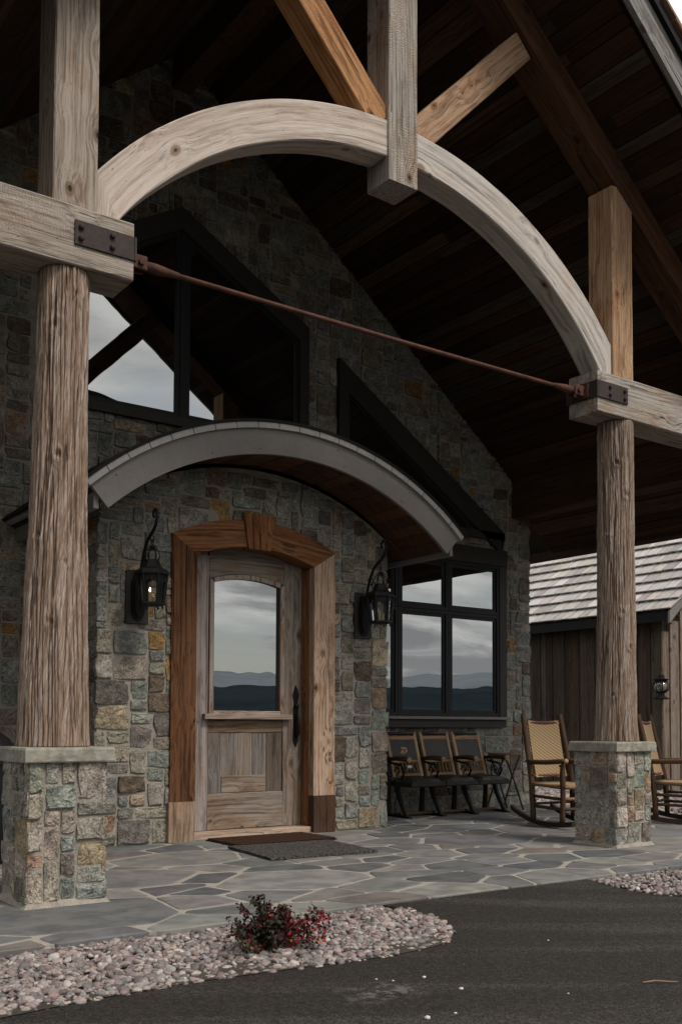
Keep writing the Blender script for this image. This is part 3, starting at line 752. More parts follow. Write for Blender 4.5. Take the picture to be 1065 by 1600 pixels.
poly_part('ridge_beam', [(CX-.1, RZ-.40), (CX+.1, RZ-.40), (CX+.1, RZ-.085), (CX-.1, RZ-.085)], YT+.28, YW+.1, W_SOFT, pr, BRN, (0, 1))
beam('eave_plate', (9.415, 5.90, 3.93), (9.415, YW+.1, 3.93), .27, .55, W_SOFT, pr, (.075, .042, .025), ch=.006)

# ------------------------------------------------------------------ gable wall
gw = thing('gable_wall', 'dark stone gable wall of the house under the porch roof', 'stone wall')
YM = YW+.03
P = [(-1.4, 0), (9.60, 0), (9.60, soff(9.60)+.02), (CX, RZ+.02), (-1.4, soff(-1.4)+.02)]
mb = MB(); mb.prism(P, YM, YM+.35); mb.build('mortar_backing', M_MORTAR, gw)
def in_gable(x, z):
    if z > soff(x)+.05: return False
    if 6.50 < x < 9.08 and 1.03 < z < 3.15: return False
    hx = abs(x-CX)
    if hx < 1.50 and 4.05 < z < 6.10-.57*hx+.06: return False
    if 6.60 < x and 3.42 < z < 5.02-.66*(x-6.53): return False
    if 3.45 < x < 6.1 and z < 2.95: return False
    return True
rects = pack(.1, 9.6, .0, 7.85, in_gable, .055, (3, 7), (2, 4))
def rankg(r):
    x, z = r[0]+r[2]/2, r[1]+r[3]/2
    k = 10-r[2]*r[3]*20
    if x > 8.9 and z < 3.9: k -= 40
    if x > 6.4 and z < 1.2: k -= 40
    if z > 3.3 and 2.6 < x: k -= 12
    if 6.3 < x and z > 3.3: k -= 4
    if 2.6 < x < 3.4 and z > 3: k -= 20
    if z > 5.9: k += 9
    if x < 2.4: k += 30
    if 3.3 < x < 6.2 and z < 3.6: k += 30
    return k
stones(gw, rects, (0, YM, 0), (1, 0, 0), (0, 0, 1), (0, -1, 0), PAL, 300, rankg, .014)
# return of the right end
# ------------------------------------------------------------------ entry bay
BXL, BXR, BC = 3.242, 6.325, 4.783
CR, CZ = 2.826, .741                      # canopy arc radius / centre height
ew = thing('entry_bay_wall', 'projecting stone entry bay with an arched top around the door', 'stone wall')
YBM = YB+.022
def arci(x): return math.sqrt(1.66**2-(x-BC)**2)+2.50-math.sqrt(1.66**2-.622**2)
def arc(r, x): return CZ+math.sqrt(max(0, r*r-(x-BC)**2))
mb = MB()
mb.prism([(BXL+.03, 0), (4.10, 0), (4.10, 2.55), (BXL+.03, 2.55)], YBM, YBM+.10)
mb.prism([(5.46, 0), (BXR-.03, 0), (BXR-.03, 2.55), (5.46, 2.55)], YBM, YBM+.10)
P = [(BXL+.03, 2.5501), (4.10, 2.5501)]+[(4.10+1.36*i/8, arci(max(4.165, min(5.40, 4.10+1.36*i/8)))+.055) for i in range(1, 8)]+[(5.46, 2.5501), (BXR-.03, 2.5501)]
for i in range(15):
    x = BXR-.03+(BXL-BXR+.06)*i/14; P.append((x, arc(2.60, x)))
mb.prism(P, YBM, YBM+.10)
mb.box((4.0, YBM+.20, 0), (5.6, YBM+.25, 2.75))
mb.box((BXL+.03, YBM+.1, 0), (BXL+.15, YW, arc(2.6, BXL))); mb.box((BXR-.15, YBM+.1, 0), (BXR-.03, YW, arc(2.6, BXR)))
mb.build('mortar_backing', M_MORTAR, ew)
def in_bay(x, z):
    if z > arc(2.58, x): return False
    if 3.97 < x < 5.59 and z < 2.66+.17*(1-((x-BC)/.86)**2): return False
    return True
stones(ew, pack(BXL, BXR, 0, 3.3, in_bay, .053, (3, 6), (2, 4)), (0, YBM, 0), (1, 0, 0), (0, 0, 1), (0, -1, 0), PAL, 300, None, .014)
stones(ew, pack(0, 1.15, 0, 2.75, lambda u, v: True, .05, (3, 6), (2, 4)), (BXL+.03, YW, 0), (0, -1, 0), (0, 0, 1), (-1, 0, 0), PAL, 60, lambda r: -r[2]*r[3]-r[0], .015)

# ------------------------------------------------------------------ canopy
cn = thing('entry_canopy', 'arched entry canopy with taupe fascia and brown board soffit over the door', 'canopy')
YC = 7.25; EA = math.radians(42)
def arcpart(name, r0, r1, y0, y1, a0, a1, mat, n, color=None, off=0):
    V = []; G = []
    for i in range(n+1):
        a = a0+(a1-a0)*i/n
        for r, y in ((r0, y0), (r1, y0), (r1, y1), (r0, y1)):
            V.append((BC+r*math.sin(a), y, CZ+r*math.cos(a))); G.append((a*r0, r, y))
    F = [(i*4+j, i*4+(j+1) % 4, (i+1)*4+(j+1) % 4, (i+1)*4+j) for i in range(n) for j in range(4)]
    F += [(3, 2, 1, 0), tuple(n*4+j for j in range(4))]
    return link(name, pym(name, V, F, False, G), mat, cn, color)
f = arcpart('fascia', 2.576, 2.79, YC, YC+.035, -EA, EA, M_FASCIA, 48)
for a in (-36, -27, -18, -9, 0, 9, 18, 27, 36):
    for r in (2.62, 2.74):
        if random.random() < .6:
            b = MB(); b.lathe([(.006, 0), (.006, .003), (.002, .004)], 6)
            o = b.build('nail_head', M_SASH, f); o.rotation_euler = (math.pi/2, 0, 0)
            aa = math.radians(a+random.uniform(-2, 2)); o.location = (BC+r*math.sin(aa), YC-.0005, CZ+r*math.cos(aa))
nseg = 20
for i in range(nseg):
    a0 = -EA*1.012+2*EA*1.012*i/nseg; a1 = -EA*1.012+2*EA*1.012*(i+1)/nseg
    o = arcpart('drip_edge', 2.791, 2.838+random.uniform(0, .002), YC-.03, YC+.04, a0+.0012, a1-.0012, M_DRIP, 3)
arcpart('roof_sheet', 2.84, 2.865, YC-.04, YW+.02, -EA*1.02, EA*1.02, M_FLASH, 48)
arcpart('roof_core', 2.66, 2.788, YC+.037, YW+.02, -EA, EA, M_DARKROOF, 40)
nb = 30
for i in range(nb):
    a0 = -EA+2*EA*i/nb; a1 = -EA+2*EA*(i+1)/nb
    for ya, yb in ((YC+.036, YBM-.002),) + (((YBM+.002, YW),) if i < 4 or i > nb-5 else ()):
        arcpart('soffit_board', 2.632+random.uniform(0, .006), 2.658, ya, yb, a0+.0009, a1-.0009, W_SOFT, 1, jit(random.choice([(.10, .048, .026), (.13, .062, .032), (.08, .040, .023)]), .15))
for s in (-1, 1):      # eave trims running back to the wall
    m = MB(); x = BC+s*2.70*math.sin(EA); z = CZ+2.70*math.cos(EA)
    m.box((x-.02, YC+.037, z-.10), (x+.02, YW+.0, z+.085)); o = m.build('eave_board', M_FASCIA, cn)
    m = MB(); x = BC+s*2.815*math.sin(EA); z = CZ+2.815*math.cos(EA)
    m.box((x-.025, YC+.042, z-.03), (x+.025, YW+.0, z+.02)); m.build('eave_drip', M_DRIP, cn)

# ------------------------------------------------------------------ front door
fd = thing('front_door', 'weathered grey plank door with an arched glass light and brown timber surround', 'door')
CASEY = YB-.015
BROWN = (.155, .072, .034); HEAD = (.27, .125, .056); PINK = (.54, .385, .28)
def vboard(name, x0, x1, z0, z1, y0, y1, parent, color, mat=W_DOOR, horiz=False, ch=.004):
    if horiz: return beam(name, (x0, (y0+y1)/2, (z0+z1)/2), (x1, (y0+y1)/2, (z0+z1)/2), y1-y0, z1-z0, mat, parent, color, ch=ch, wob=.0015)
    return beam(name, ((x0+x1)/2, (y0+y1)/2, z0), ((x0+x1)/2, (y0+y1)/2, z1), x1-x0, y1-y0, mat, parent, color, upv=(0, 1, 0), ch=ch, wob=.0015)
def arco(x): return math.sqrt(1.866**2-(x-BC)**2)+2.658-math.sqrt(1.866**2-.862**2)
def casing(name, P, color, axis):
    return poly_part(name, P, CASEY, YBM+.05, W_CASE, fd, color, axis)
casing('casing_post', [(3.921, .345), (4.161, .345), (4.161, 2.50), (3.921, 2.656)], BROWN, (0, 1))
casing('casing_post', [(5.405, .345), (5.645, .345), (5.645, 2.656), (5.405, 2.50)], PINK, (0, 1))
def header(xa, xb):
    n = 10; xs = [xa+(xb-xa)*i/n for i in range(n+1)]
    lo = [(max(4.161, min(5.405, x)), 0) for x in xs]
    P = [(x, arci(x)) for x, _ in lo]; Q = [(x, arco(x)) for x in xs]
    if xa < BC: P = [(4.162+(xb-4.162)*i/n, arci(4.162+(xb-4.162)*i/n)) for i in range(n+1)]
    else: P = [(xa+(5.404-xa)*i/n, arci(xa+(5.404-xa)*i/n)) for i in range(n+1)]
    casing('arch_header', P+Q[::-1], jit(HEAD, .05), (1, .12 if xa < BC else -.12))
header(3.922, 4.66); header(4.90, 5.644)
poly_part('keystone', [(4.672, 2.60), (4.902, 2.60), (4.958, 2.925), (4.612, 2.925)], CASEY-.025, YBM+.05, W_CASE, fd, (.30, .14, .062), (0, 1))
vboard('plinth_block', 3.905, 4.155, .0, .343, CASEY-.018, YBM+.04, fd, (.36, .26, .19))
vboard('plinth_block', 5.398, 5.648, .0, .343, CASEY-.018, YBM+.04, fd, (.085, .05, .033))
YL = 8.105
# jambs
vboard('jamb', 4.115, 4.158, 0.03, 2.50, YBM-.01, YL+.03, fd, (.20, .085, .034)); vboard('jamb', 5.408, 5.45, .03, 2.50, YBM-.01, YL+.03, fd, (.30, .14, .062))
mb = MB(); mb.prism([(4.12+(1.33)*i/10, arci(max(4.165, min(5.40, 4.12+1.33*i/10)))) for i in range(11)]+[(5.45-1.33*i/10, arci(max(4.165, min(5.40, 5.45-1.33*i/10)))+.05) for i in range(11)], YBM-.01, YL+.05); mb.build('head_jamb', W_DOOR, fd, (.24, .11, .048))
vboard('threshold', 4.15, 5.41, .0, .055, CASEY+.03, YL+.04, fd, (.50, .38, .29), horiz=True)
DG = (.235, .21, .195); DG2 = (.20, .178, .165)
y0, y1 = YL, YL+.05
vboard('stile', 4.165, 4.395, .06, 2.54, y0, y1, fd, (.36, .305, .285)); vboard('stile', 5.195, 5.402, .06, 2.54, y0, y1, fd, (.27, .225, .19))
# top rail with arched soffit above the glass
def gla(x): return math.sqrt(1.25**2-(x-4.797)**2)+2.30-math.sqrt(1.25**2-.355**2)
P = [(4.397+.796*i/10, gla(4.397+.796*i/10)+.05) for i in range(11)]+[(5.193-.796*i/10, arci(5.193-.796*i/10)+.02) for i in range(11)]
poly_part('top_rail', P, y0+.001, y1, W_DOOR, fd, (.25, .21, .175), (1, 0))
vboard('mid_rail', 4.397, 5.193, .935, 1.055, y0+.012, y1, fd, (.22, .155, .105), horiz=True)
vboard('bottom_rail', 4.397, 5.193, .06, .385, y0, y1, fd, (.30, .25, .21), horiz=True)
xs = [4.398, 4.545, 4.71, 4.86, 5.02, 5.192]
for i in range(5):
    z0 = .387
    if 1 <= i <= 3: z0 = .545
    vboard('panel_plank', xs[i]+.004, xs[i+1]-.004, z0, .933, y0+.018+.004*(i % 2) - (.006 if i in (0, 4) else 0), y1, fd, [DG2, DG, (.27, .22, .18), DG, (.16, .125, .10)][i])
vboard('panel_rail', 4.548, 5.018, .388, .543, y0+.014, y1, fd, (.30, .24, .19), horiz=True)
# glazing bead, pane
def bead(P, name='glazing_bead'): return poly_part(name, P, y0-.02, y1, W_DOOR, fd, (.38, .31, .26), (0, 1))
bead([(4.397, 1.09), (4.440, 1.09), (4.440, gla(4.44)), (4.397, gla(4.44)+.035)]); bead([(5.153, 1.09), (5.193, 1.09), (5.193, gla(5.153)+.035), (5.153, gla(5.153))])
bead([(4.441+.711*i/10, gla(4.441+.711*i/10)) for i in range(11)]+[(5.152-.711*i/10, gla(5.152-.711*i/10)+.042) for i in range(11)])
vboard('glazing_bead', 4.441, 5.152, 1.09, 1.135, y0-.02, y1, fd, (.44, .35, .28), horiz=True)
P = [(4.44, 1.134), (5.154, 1.134)]+[(5.154-.714*i/12, gla(5.154-.714*i/12)+.002) for i in range(13)]
mb = MB(); mb.prism(P, y0+.012, y0+.024); mb.build('glass_pane', M_GLASS, fd)
sp = MB(); sp.box((5.122, y0+.006, 1.14), (5.150, y0+.011, 2.31)); sp.build('pane_spacer', M_SASH, fd)
vboard('sill_ledge', 4.335, 5.265, 1.057, 1.105, y0-.06, y0-.001, fd, (.37, .29, .24), horiz=True)
# handle
hd = MB(); hx = 5.335
hd.prism([(hx-.028, .86), (hx, .80), (hx+.028, .86), (hx+.024, 1.10), (hx+.03, 1.16), (hx+.018, 1.22), (hx+.034, 1.29), (hx+.02, 1.34), (hx, 1.385), (hx-.02, 1.34), (hx-.034, 1.29), (hx-.018, 1.22), (hx-.03, 1.16), (hx-.024, 1.10)], y0-.012, y0)
hp = hd.build('handle_plate', M_IRON, fd)
g = MB(); g.tube([(hx, y0-.01, .90), (hx, y0-.05, .92), (hx, y0-.065, 1.0), (hx, y0-.06, 1.07), (hx, y0-.02, 1.11)], [.012, .012, .015, .012, .011], 8); g.build('grip', M_IRON, hp, smooth=True)
g = MB(); g.lathe([(.02, 0), (.024, .012), (.016, .03), (.006, .034)], 12); o = g.build('thumb_latch', M_IRON, hp, smooth=True); o.rotation_euler = (math.pi/2, 0, 0); o.location = (hx, y0-.012, 1.19)

# ------------------------------------------------------------------ windows
def frame_poly(P, wd):
    """inset polygon"""
    n = len(P); R = []
    A = sum(P[i][0]*P[(i+1) % n][1]-P[(i+1) % n][0]*P[i][1] for i in range(n))
    sgn = 1 if A > 0 else -1
    for i in range(n):
        p0, p1, p2 = Vector(P[i-1]), Vector(P[i]), Vector(P[(i+1) % n])
        d1 = (p1-p0).normalized(); d2 = (p2-p1).normalized()
        w1 = wd[i-1] if isinstance(wd, (list, tuple)) else wd; w2 = wd[i] if isinstance(wd, (list, tuple)) else wd
        n1 = Vector((-d1.y, d1.x))*sgn; n2 = Vector((-d2.y, d2.x))*sgn
        a = p0+n1*w1; b = p1+n2*w2
        den = d1.x*d2.y-d1.y*d2.x; t = ((b-a).x*d2.y-(b-a).y*d2.x)/den
        R.append(tuple(a+d1*t))
    return R
def framed(parent, P, wd, y0, y1, mat, name):
    Q = frame_poly(P, wd); n = len(P)
    for i in range(n):
        j = (i+1) % n; mb = MB(); mb.prism([P[i], P[j], Q[j], Q[i]], y0, y1); mb.build(name, mat, parent)
    return Q
def pane(parent, P, y, name='glass_pane'):
    mb = MB(); mb.prism(P, y, y+.012); return mb.build(name, M_GLASS, parent)
gwn = thing('gable_window', 'tall peaked gable window in dark trim above the arched canopy', 'window')
P = [(3.17, 3.99), (6.12, 3.99), (6.12, 5.35), (CX, 6.235), (3.17, 5.43)]
Q = framed(gwn, P, [.09, .12, .20, .20, .12], YW-.045, YM-.002, M_TRIM, 'trim')
hc = CX+.03
for xa, xb in ((Q[0][0], hc-.035), (hc+.035, Q[1][0])):
    top = lambda x: Q[3][1]-abs(x-CX)*((Q[3][1]-Q[2][1])/(Q[2][0]-CX) if x > CX else (Q[3][1]-Q[4][1])/(CX-Q[4][0]))
    if xa < CX < xb: pg = [(xa, Q[0][1]), (xb, Q[0][1]), (xb, top(xb)), (CX, Q[3][1]), (xa, top(xa))]
    else: pg = [(xa, Q[0][1]), (xb, Q[0][1]), (xb, top(xb)), (xa, top(xa))]
    q = framed(gwn, pg, .045, YW-.02, YM-.003, M_SASH, 'sash'); pane(gwn, q, YW-.002)
mb = MB(); mb.box((hc-.034, YW-.03, Q[0][1]), (hc+.034, YM-.004, Q[3][1]-.02)); mb.build('mullion', M_SASH, gwn)
tw = thing('triangular_window', 'dark triangular window following the roof slope right of the gable window', 'window')
P = [(6.53, 3.33), (9.10, 3.33), (9.10, 3.42), (6.53, 5.117)]
Q = framed(tw, P, [.09, .05, .24, .13], YW-.045, YM-.002, M_TRIM, 'trim')
hq = lambda x: Q[3][1]+(x-Q[3][0])*(Q[2][1]-Q[3][1])/(Q[2][0]-Q[3][0])
Q2 = [Q[0], (8.55, Q[0][1]), (8.55, hq(8.55)), Q[3]]
q = framed(tw, Q2, .03, YW-.02, YM-.003, M_SASH, 'sash'); pane(tw, q, YW-.002)
lw = thing('casement_window', 'black framed casement window with divided lights above the theatre seats', 'window')
def bx(parent, name, a, b, mat, ch=.003): mb = MB(); mb.box(a, b, ch); return mb.build(name, mat, parent)
bx(lw, 'trim', (6.46, YW-.05, 3.003), (9.136, YM-.002, 3.206), M_TRIM); bx(lw, 'trim', (9.0, YW-.045, 1.118), (9.124, YM-.003, 3.001), M_TRIM); bx(lw, 'trim', (6.46, YW-.045, 1.118), (6.55, YM-.003, 3.001), M_TRIM)
bx(lw, 'sill', (6.42, YW-.10, 1.083), (9.13, YM-.002, 1.116), M_FASCIA); bx(lw, 'apron', (6.46, YW-.045, .985), (9.11, YM-.004, 1.081), M_TRIM)
cols = [(6.552, 7.375), (7.38, 8.15), (8.155, 8.998)]
for a, b in cols:
    for z0, z1 in ((1.12, 2.378), (2.383, 2.999)):
        q = framed(lw, [(a, z0), (b, z0), (b, z1), (a, z1)], .038, YW-.035, YM-.003, M_SASH, 'outer_frame')
        q = framed(lw, q, .036, YW-.02, YM-.003, M_SASH, 'sash'); pane(lw, q, YW-.004)

# ------------------------------------------------------------------ porch floor
pf = thing('porch_floor', 'irregular bluestone flag paving with pale mortar joints across the porch', 'paving', kind='structure')
mb = MB(); mb.box((-2.2, 4.575, -.115), (9.98, YM+.1, -.004)); mb.build('mortar_bed', M_JOINT, pf)
FL = [(0.165, 0.163, 0.162), (0.187, 0.179, 0.172), (0.145, 0.146, 0.148), (0.204, 0.193, 0.181), (0.174, 0.169, 0.165), (0.110, 0.114, 0.119), (0.187, 0.166, 0.147), (0.132, 0.133, 0.136), (0.220, 0.206, 0.194)]
def flags():
    rnd = random.Random(21); sites = []
    X0, X1, Y0, Y1 = -2.2, 10.0, 4.56, YM+.05
    for tries in range(9000):
        p = (rnd.uniform(X0, X1), rnd.uniform(Y0, Y1)); r = rnd.choice((.26, .36, .50, .66, .84))
        if all(((p[0]-q[0])/1.18)**2+((p[1]-q[1])*1.12)**2 > (max(.24, (r+q[2])/2))**2 for q in sites): sites.append((p[0], p[1], r))
    for i, a in enumerate(sites):
        poly = [(X0, Y0), (X1, Y0), (X1, Y1), (X0, Y1)]
        th = rnd.uniform(-.25, .25)
        for j, b in enumerate(sites):
            if i == j or abs(a[0]-b[0]) > 3 or abs(a[1]-b[1]) > 2.4: continue
            th2 = .5*math.sin(i*3.7+j*3.7); sx, sy = 1/1.18+.14*math.sin(i+j), 1.12+.16*math.cos(i*1.7+j*1.7)
            dx, dy = (b[0]-a[0])*sx*sx, (b[1]-a[1])*sy*sy
            wt = (a[2]**2-b[2]**2)*.42
            c = dx*(a[0]+b[0])/2+dy*(a[1]+b[1])/2+wt/2
            c -= .0160*math.hypot(dx, dy)*(.65+.9*((i*7+j*7+i*j) % 10)/10)
            new = []; n = len(poly)
            for k in range(n):
                p, q = poly[k], poly[(k+1) % n]; sp_, sq = dx*p[0]+dy*p[1]-c, dx*q[0]+dy*q[1]-c
                if sp_ <= 0: new.append(p)
                if (sp_ < 0 < sq) or (sq < 0 < sp_):
                    t = sp_/(sp_-sq); new.append((p[0]+(q[0]-p[0])*t, p[1]+(q[1]-p[1])*t))
            poly = new
            if len(poly) < 3: break
        if len(poly) >= 3: yield poly, a, rnd
nf = 0
for poly, a, rnd in flags():
    # chamfer corners, roughen the edges
    n = len(poly); P = []
    for k in range(n):
        p, q, r = Vector(poly[k-1]), Vector(poly[k]), Vector(poly[(k+1) % n])
        l1, l2 = (p-q).length, (r-q).length; c1, c2 = min(.03, l1*.22)*rnd.uniform(.2, 1), min(.03, l2*.22)*rnd.uniform(.2, 1)
        P += [q+(p-q).normalized()*c1 if l1 > 1e-4 else q, q+(r-q).normalized()*c2 if l2 > 1e-4 else q]
    E = []
    for k in range(len(P)):
        p, q = P[k], P[(k+1) % len(P)]; L = (q-p).length; m = max(1, int(L/.11)); d = (q-p)
        nrm = Vector((-d.y, d.x)).normalized() if L > 1e-4 else Vector((0, 0))
        for i in range(m): E.append(p+d*(i/m)+nrm*(mn.noise(Vector((p.x*5+i*1.3, p.y*5, a[0])))*.013 if 0 < i else 0))
    E = [(x, max(4.545+.008*math.sin(x*9+a[1]), y)) for x, y in E]
    cxx = sum(e[0] for e in E)/len(E); cyy = sum(e[1] for e in E)/len(E); zt = rnd.uniform(-.002, .003); K = len(E)
    V = []
    for z, ins in ((-.05, 0), (zt-.006, 0), (zt, .006)):
        for x, y in E:
            d = math.hypot(x-cxx, y-cyy) or 1; V.append((x-cxx-(x-cxx)/d*ins, y-cyy-(y-cyy)/d*ins, z))
    F = [(r*K+i, r*K+(i+1) % K, (r+1)*K+(i+1) % K, (r+1)*K+i) for r in range(2) for i in range(K)]+[tuple(2*K+i for i in range(K))]
    link('flagstone', pym('flagstone', V, F), M_FLAG, pf, jit(rnd.choice(FL), .14), loc=(cxx, cyy, 0)); nf += 1
print('flagstones', nf)

# ------------------------------------------------------------------ gravel
def ico(sub):
    import bmesh
    bm = bmesh.new(); bmesh.ops.create_icosphere(bm, subdivisions=sub, radius=1.0)
    V = np.array([v.co[:] for v in bm.verts], np.float32); F = np.array([[v.index for v in f.verts] for f in bm.faces], np.int32); bm.free(); return V, F
PEB = np.array([(.46, .36, .34), (.52, .45, .42), (.38, .36, .36), (.58, .52, .48), (.35, .26, .26), (.47, .39, .38), (.33, .34, .33), (.54, .42, .36), (.64, .60, .56), (.27, .25, .26), (.43, .31, .32), (.52, .47, .45), (.24, .23, .24), (.40, .28, .29), (.56, .48, .46), (.37, .39, .38), (.66, .61, .57), (.48, .37, .33), (.42, .33, .34)], np.float32)
def inpoly(x, y, P):
    r = False; n = len(P)
    for i in range(n):
        (x1, y1), (x2, y2) = P[i], P[(i+1) % n]
        if (y1 > y) != (y2 > y) and x < (x2-x1)*(y-y1)/(y2-y1)+x1: r = not r
    return r
def gravel(name, poly, n, size, zf, sub, label, seed):
    rng = np.random.default_rng(seed); bv, bf = ico(sub)
    xs = [p[0] for p in poly]; ys = [p[1] for p in poly]; pos = []
    while len(pos) < n:
        x, y = rng.uniform(min(xs), max(xs)), rng.uniform(min(ys), max(ys))
        if inpoly(x, y, poly): pos.append((x, y, zf(x, y)+rng.uniform(-.012, .012)))
    pos = np.array(pos, np.float32); N = len(pos)
    sc = size*np.clip(rng.lognormal(0, .34, (N, 1)), .5, 1.75)*np.stack([rng.uniform(.85, 1.35, N), rng.uniform(.7, 1.05, N), rng.uniform(.42, .72, N)], 1)
    a = rng.uniform(0, 6.283, N); tx = rng.normal(0, .35, N); ty = rng.normal(0, .35, N)
    lump = 1+.10*rng.normal(0, 1, (N, len(bv), 1)) if sub > 1 else 1+.15*rng.normal(0, 1, (N, len(bv), 1))
    P = bv[None]*sc[:, None, :]*lump
    x, y, z = P[..., 0], P[..., 1], P[..., 2]
    c, s = np.cos(tx)[:, None], np.sin(tx)[:, None]; y, z = y*c-z*s, y*s+z*c
    c, s = np.cos(ty)[:, None], np.sin(ty)[:, None]; x, z = x*c+z*s, -x*s+z*c
    c, s = np.cos(a)[:, None], np.sin(a)[:, None]; x, y = x*c-y*s, x*s+y*c
    P = np.stack([x, y, z], -1)+pos[:, None, :]
    F = bf[None]+(np.arange(N)*len(bv))[:, None, None]
    col = PEB[rng.integers(0, len(PEB), N)]*rng.uniform(.50, 1.18, (N, 1))*.72
    col = (col*.72+col.mean(1, keepdims=True)*.28)*np.array([1.04, .99, .95])
    col = np.repeat(col[:, None, :], len(bv), 1)
    me = tri_mesh(name, P.reshape(-1, 3), F.reshape(-1, 3), col.reshape(-1, 3))
    tag(link(name, me, M_PEB), label, 'gravel', kind='stuff')
bedL = [(-1.6, 3.60), (0, 3.64), (1.175, 3.689), (1.554, 3.734), (1.97, 3.75), (2.41, 3.71), (2.89, 3.66), (3.14, 3.675), (3.34, 3.725), (3.52, 3.89), (3.64, 4.12), (3.665, 4.40), (3.60, 4.54), (-1.6, 4.54)]
bedR = [(5.33, 4.54), (5.285, 4.43), (5.285, 4.16), (5.35, 4.0), (5.45, 3.90), (5.8, 3.66), (6.3, 3.45), (7.5, 3.25), (11, 3.2), (11, 4.54)]
def bedz(x, y): return -.058+.030*max(0, min(1, (y-3.7)/.6))+.012*mn.noise(Vector((x*2, y*2, 1)))
def base_sheet(name, poly, z, label):
    sheet(name, poly, z, M_SOIL, label, 'soil')
base_sheet('planting_bed', bedL, -.046, 'sandy bed under the pebbles beside the left pier')
base_sheet('planting_bed', bedR, -.046, 'sandy bed under the pebbles at the right driveway edge')
gravel('gravel', [p for p in bedL if True], 14500, .0148, bedz, 2, 'pink and grey river pebbles around the red shrub', 1)
gravel('gravel', bedR, 10000, .0148, bedz, 2, 'pale river pebbles along the right edge of the driveway', 2)
bedF = [(10.02, 4.56), (14.3, 4.56), (14.3, 20), (10.02, 20)]
base_sheet('planting_bed', bedF, -.075, 'sandy ground between the porch and the shed')
gravel('gravel', [(10.02, 5.5), (14.3, 7.5), (14.3, 15.5), (10.02, 12)], 15000, .033, lambda x, y: -.062+.015*mn.noise(Vector((x, y, 2))), 1, 'pebble strip between the porch and the wooden shed', 3)

# ------------------------------------------------------------------ shed
sh = thing('wooden_shed', 'board and batten shed with silvery shingle roof behind the right column', 'shed', (14.28, 10.55, -.1))
SX, SY = 14.28, 10.55; shl = Vector((-SX, -SY, .1))
TS, TX, TZ = .877, 14.0, 2.895
tang = math.atan(TS); tc_, ts_ = math.cos(tang), math.sin(tang)
def shp(name, mb, mat, color=None):
    o = mb.build(name, mat, sh, color); o.location = shl; return o
mb = MB(); mb.box((SX+.03, SY+.03, -.1), (19, 20, 2.95)); mb.prism([(SX+.03, 2.9), (19, 2.9), (16.6, 2.9+.877*2.3)], SY+.03, 20); shp('shed_core', mb, M_DARKROOF)
mb = MB(); mb.prism([(TX+.02, TZ-.03), (17.4, TZ-.03+TS*3.38), (17.4, TZ+TS*3.38-.08+.06), (TX+.02, TZ-.012)], SY-.30, 20); shp('roof_deck', mb, M_DARKROOF)
ex = .30; rnd = random.Random(5); cnt = 0; rest = MB()
for c in range(13):
    y = SY-.37+rnd.uniform(-.03, 0) - (0.0); 
    yend = 12.6+c*.42
    while y < 20:
        wd = rnd.choice((.16, .2, .24, .28, .33)); d = c*ex+rnd.uniform(-.008, .008)
        x = Vector((tc_, 0, ts_)); z = Vector((-ts_, 0, tc_)); yv = z.cross(x)
        p = Vector((TX, y, TZ))+x*d+z*(.004+.0)
        t = .022; L = ex*1.5
        V = [(0, 0, 0), (L, 0, -.012), (L, wd-.020, -.012), (0, wd-.020, 0), (0, 0, t), (L, 0, -.006), (L, wd-.020, -.006), (0, wd-.020, t)]
        V = [(a, b, q+.042*(1-a/L)) for a, b, q in V]
        F = [(0, 3, 2, 1), (4, 5, 6, 7), (0, 1, 5, 4), (1, 2, 6, 5), (2, 3, 7, 6), (3, 0, 4, 7)]
        colr = jit(rnd.choice([(.52, .495, .475), (.45, .43, .41), (.58, .555, .53), (.38, .355, .34), (.51, .465, .43)]), .10)
        m = Matrix((x, yv, z)).transposed().to_4x4(); m.translation = p+shl
        if y < 16.2 and cnt < 298 and c < 11 and y > SY-.6+max(0, c-9)*.4:
            link('shingle', pym('shingle', V, F), W_SHINGLE, sh, colr, mw=m); cnt += 1
        else:
            rest.add([p+x*a+yv*b+z*q for a, b, q in V], F)
        y += wd
rs = shp('remaining_shingles', rest, W_SHINGLE, (.50, .475, .45)); tag(rs, kind='stuff')
print('shingles', cnt)
# rake and eave boards
mb = MB(); mb.prism([(TX-.0, TZ-.20), (17.4, TZ-.20+TS*3.4), (17.4, TZ-.0+TS*3.4), (TX-.0, TZ-.0)], SY-.345, SY-.305); shp('rake_board', mb, M_FASCIA)
mb = MB(); mb.box((TX+.003, SY-.303, TZ-.16), (TX+.035, 20, TZ-.012)); shp('eave_board', mb, M_FLASH)
mb = MB(); mb.box((TX+.037, SY-.30, TZ-.055), (SX+.02, 20, TZ-.035)); shp('eave_soffit', mb, M_DARKROOF)
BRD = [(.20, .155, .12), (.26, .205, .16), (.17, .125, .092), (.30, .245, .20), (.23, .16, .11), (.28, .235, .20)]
def sboard(p0, p1, wd, th, upv, color):
    o = beam('wall_board', p0, p1, wd, th, W_DOOR, sh, color, upv=upv, ch=.003, wob=.002, seg=.5); o.location = Vector(o.location)+shl
y = SY+.01; k = 0
while y < 17.5:
    wd = random.choice((.17, .2, .24)); dp = .028 if k % 2 else .012
    sboard((SX+.02-dp/2, y+wd/2, -.08), (SX+.02-dp/2, y+wd/2, 2.86), wd-.006, dp+.02, (1, 0, 0), tuple(q*.26 for q in jit(random.choice(BRD[:5]), .3))); y += wd if k % 2 == 0 else wd*.6; k += 1  # side boards take a darkened colour that paints in the shade under the eave
x = SX-.02; k = 0
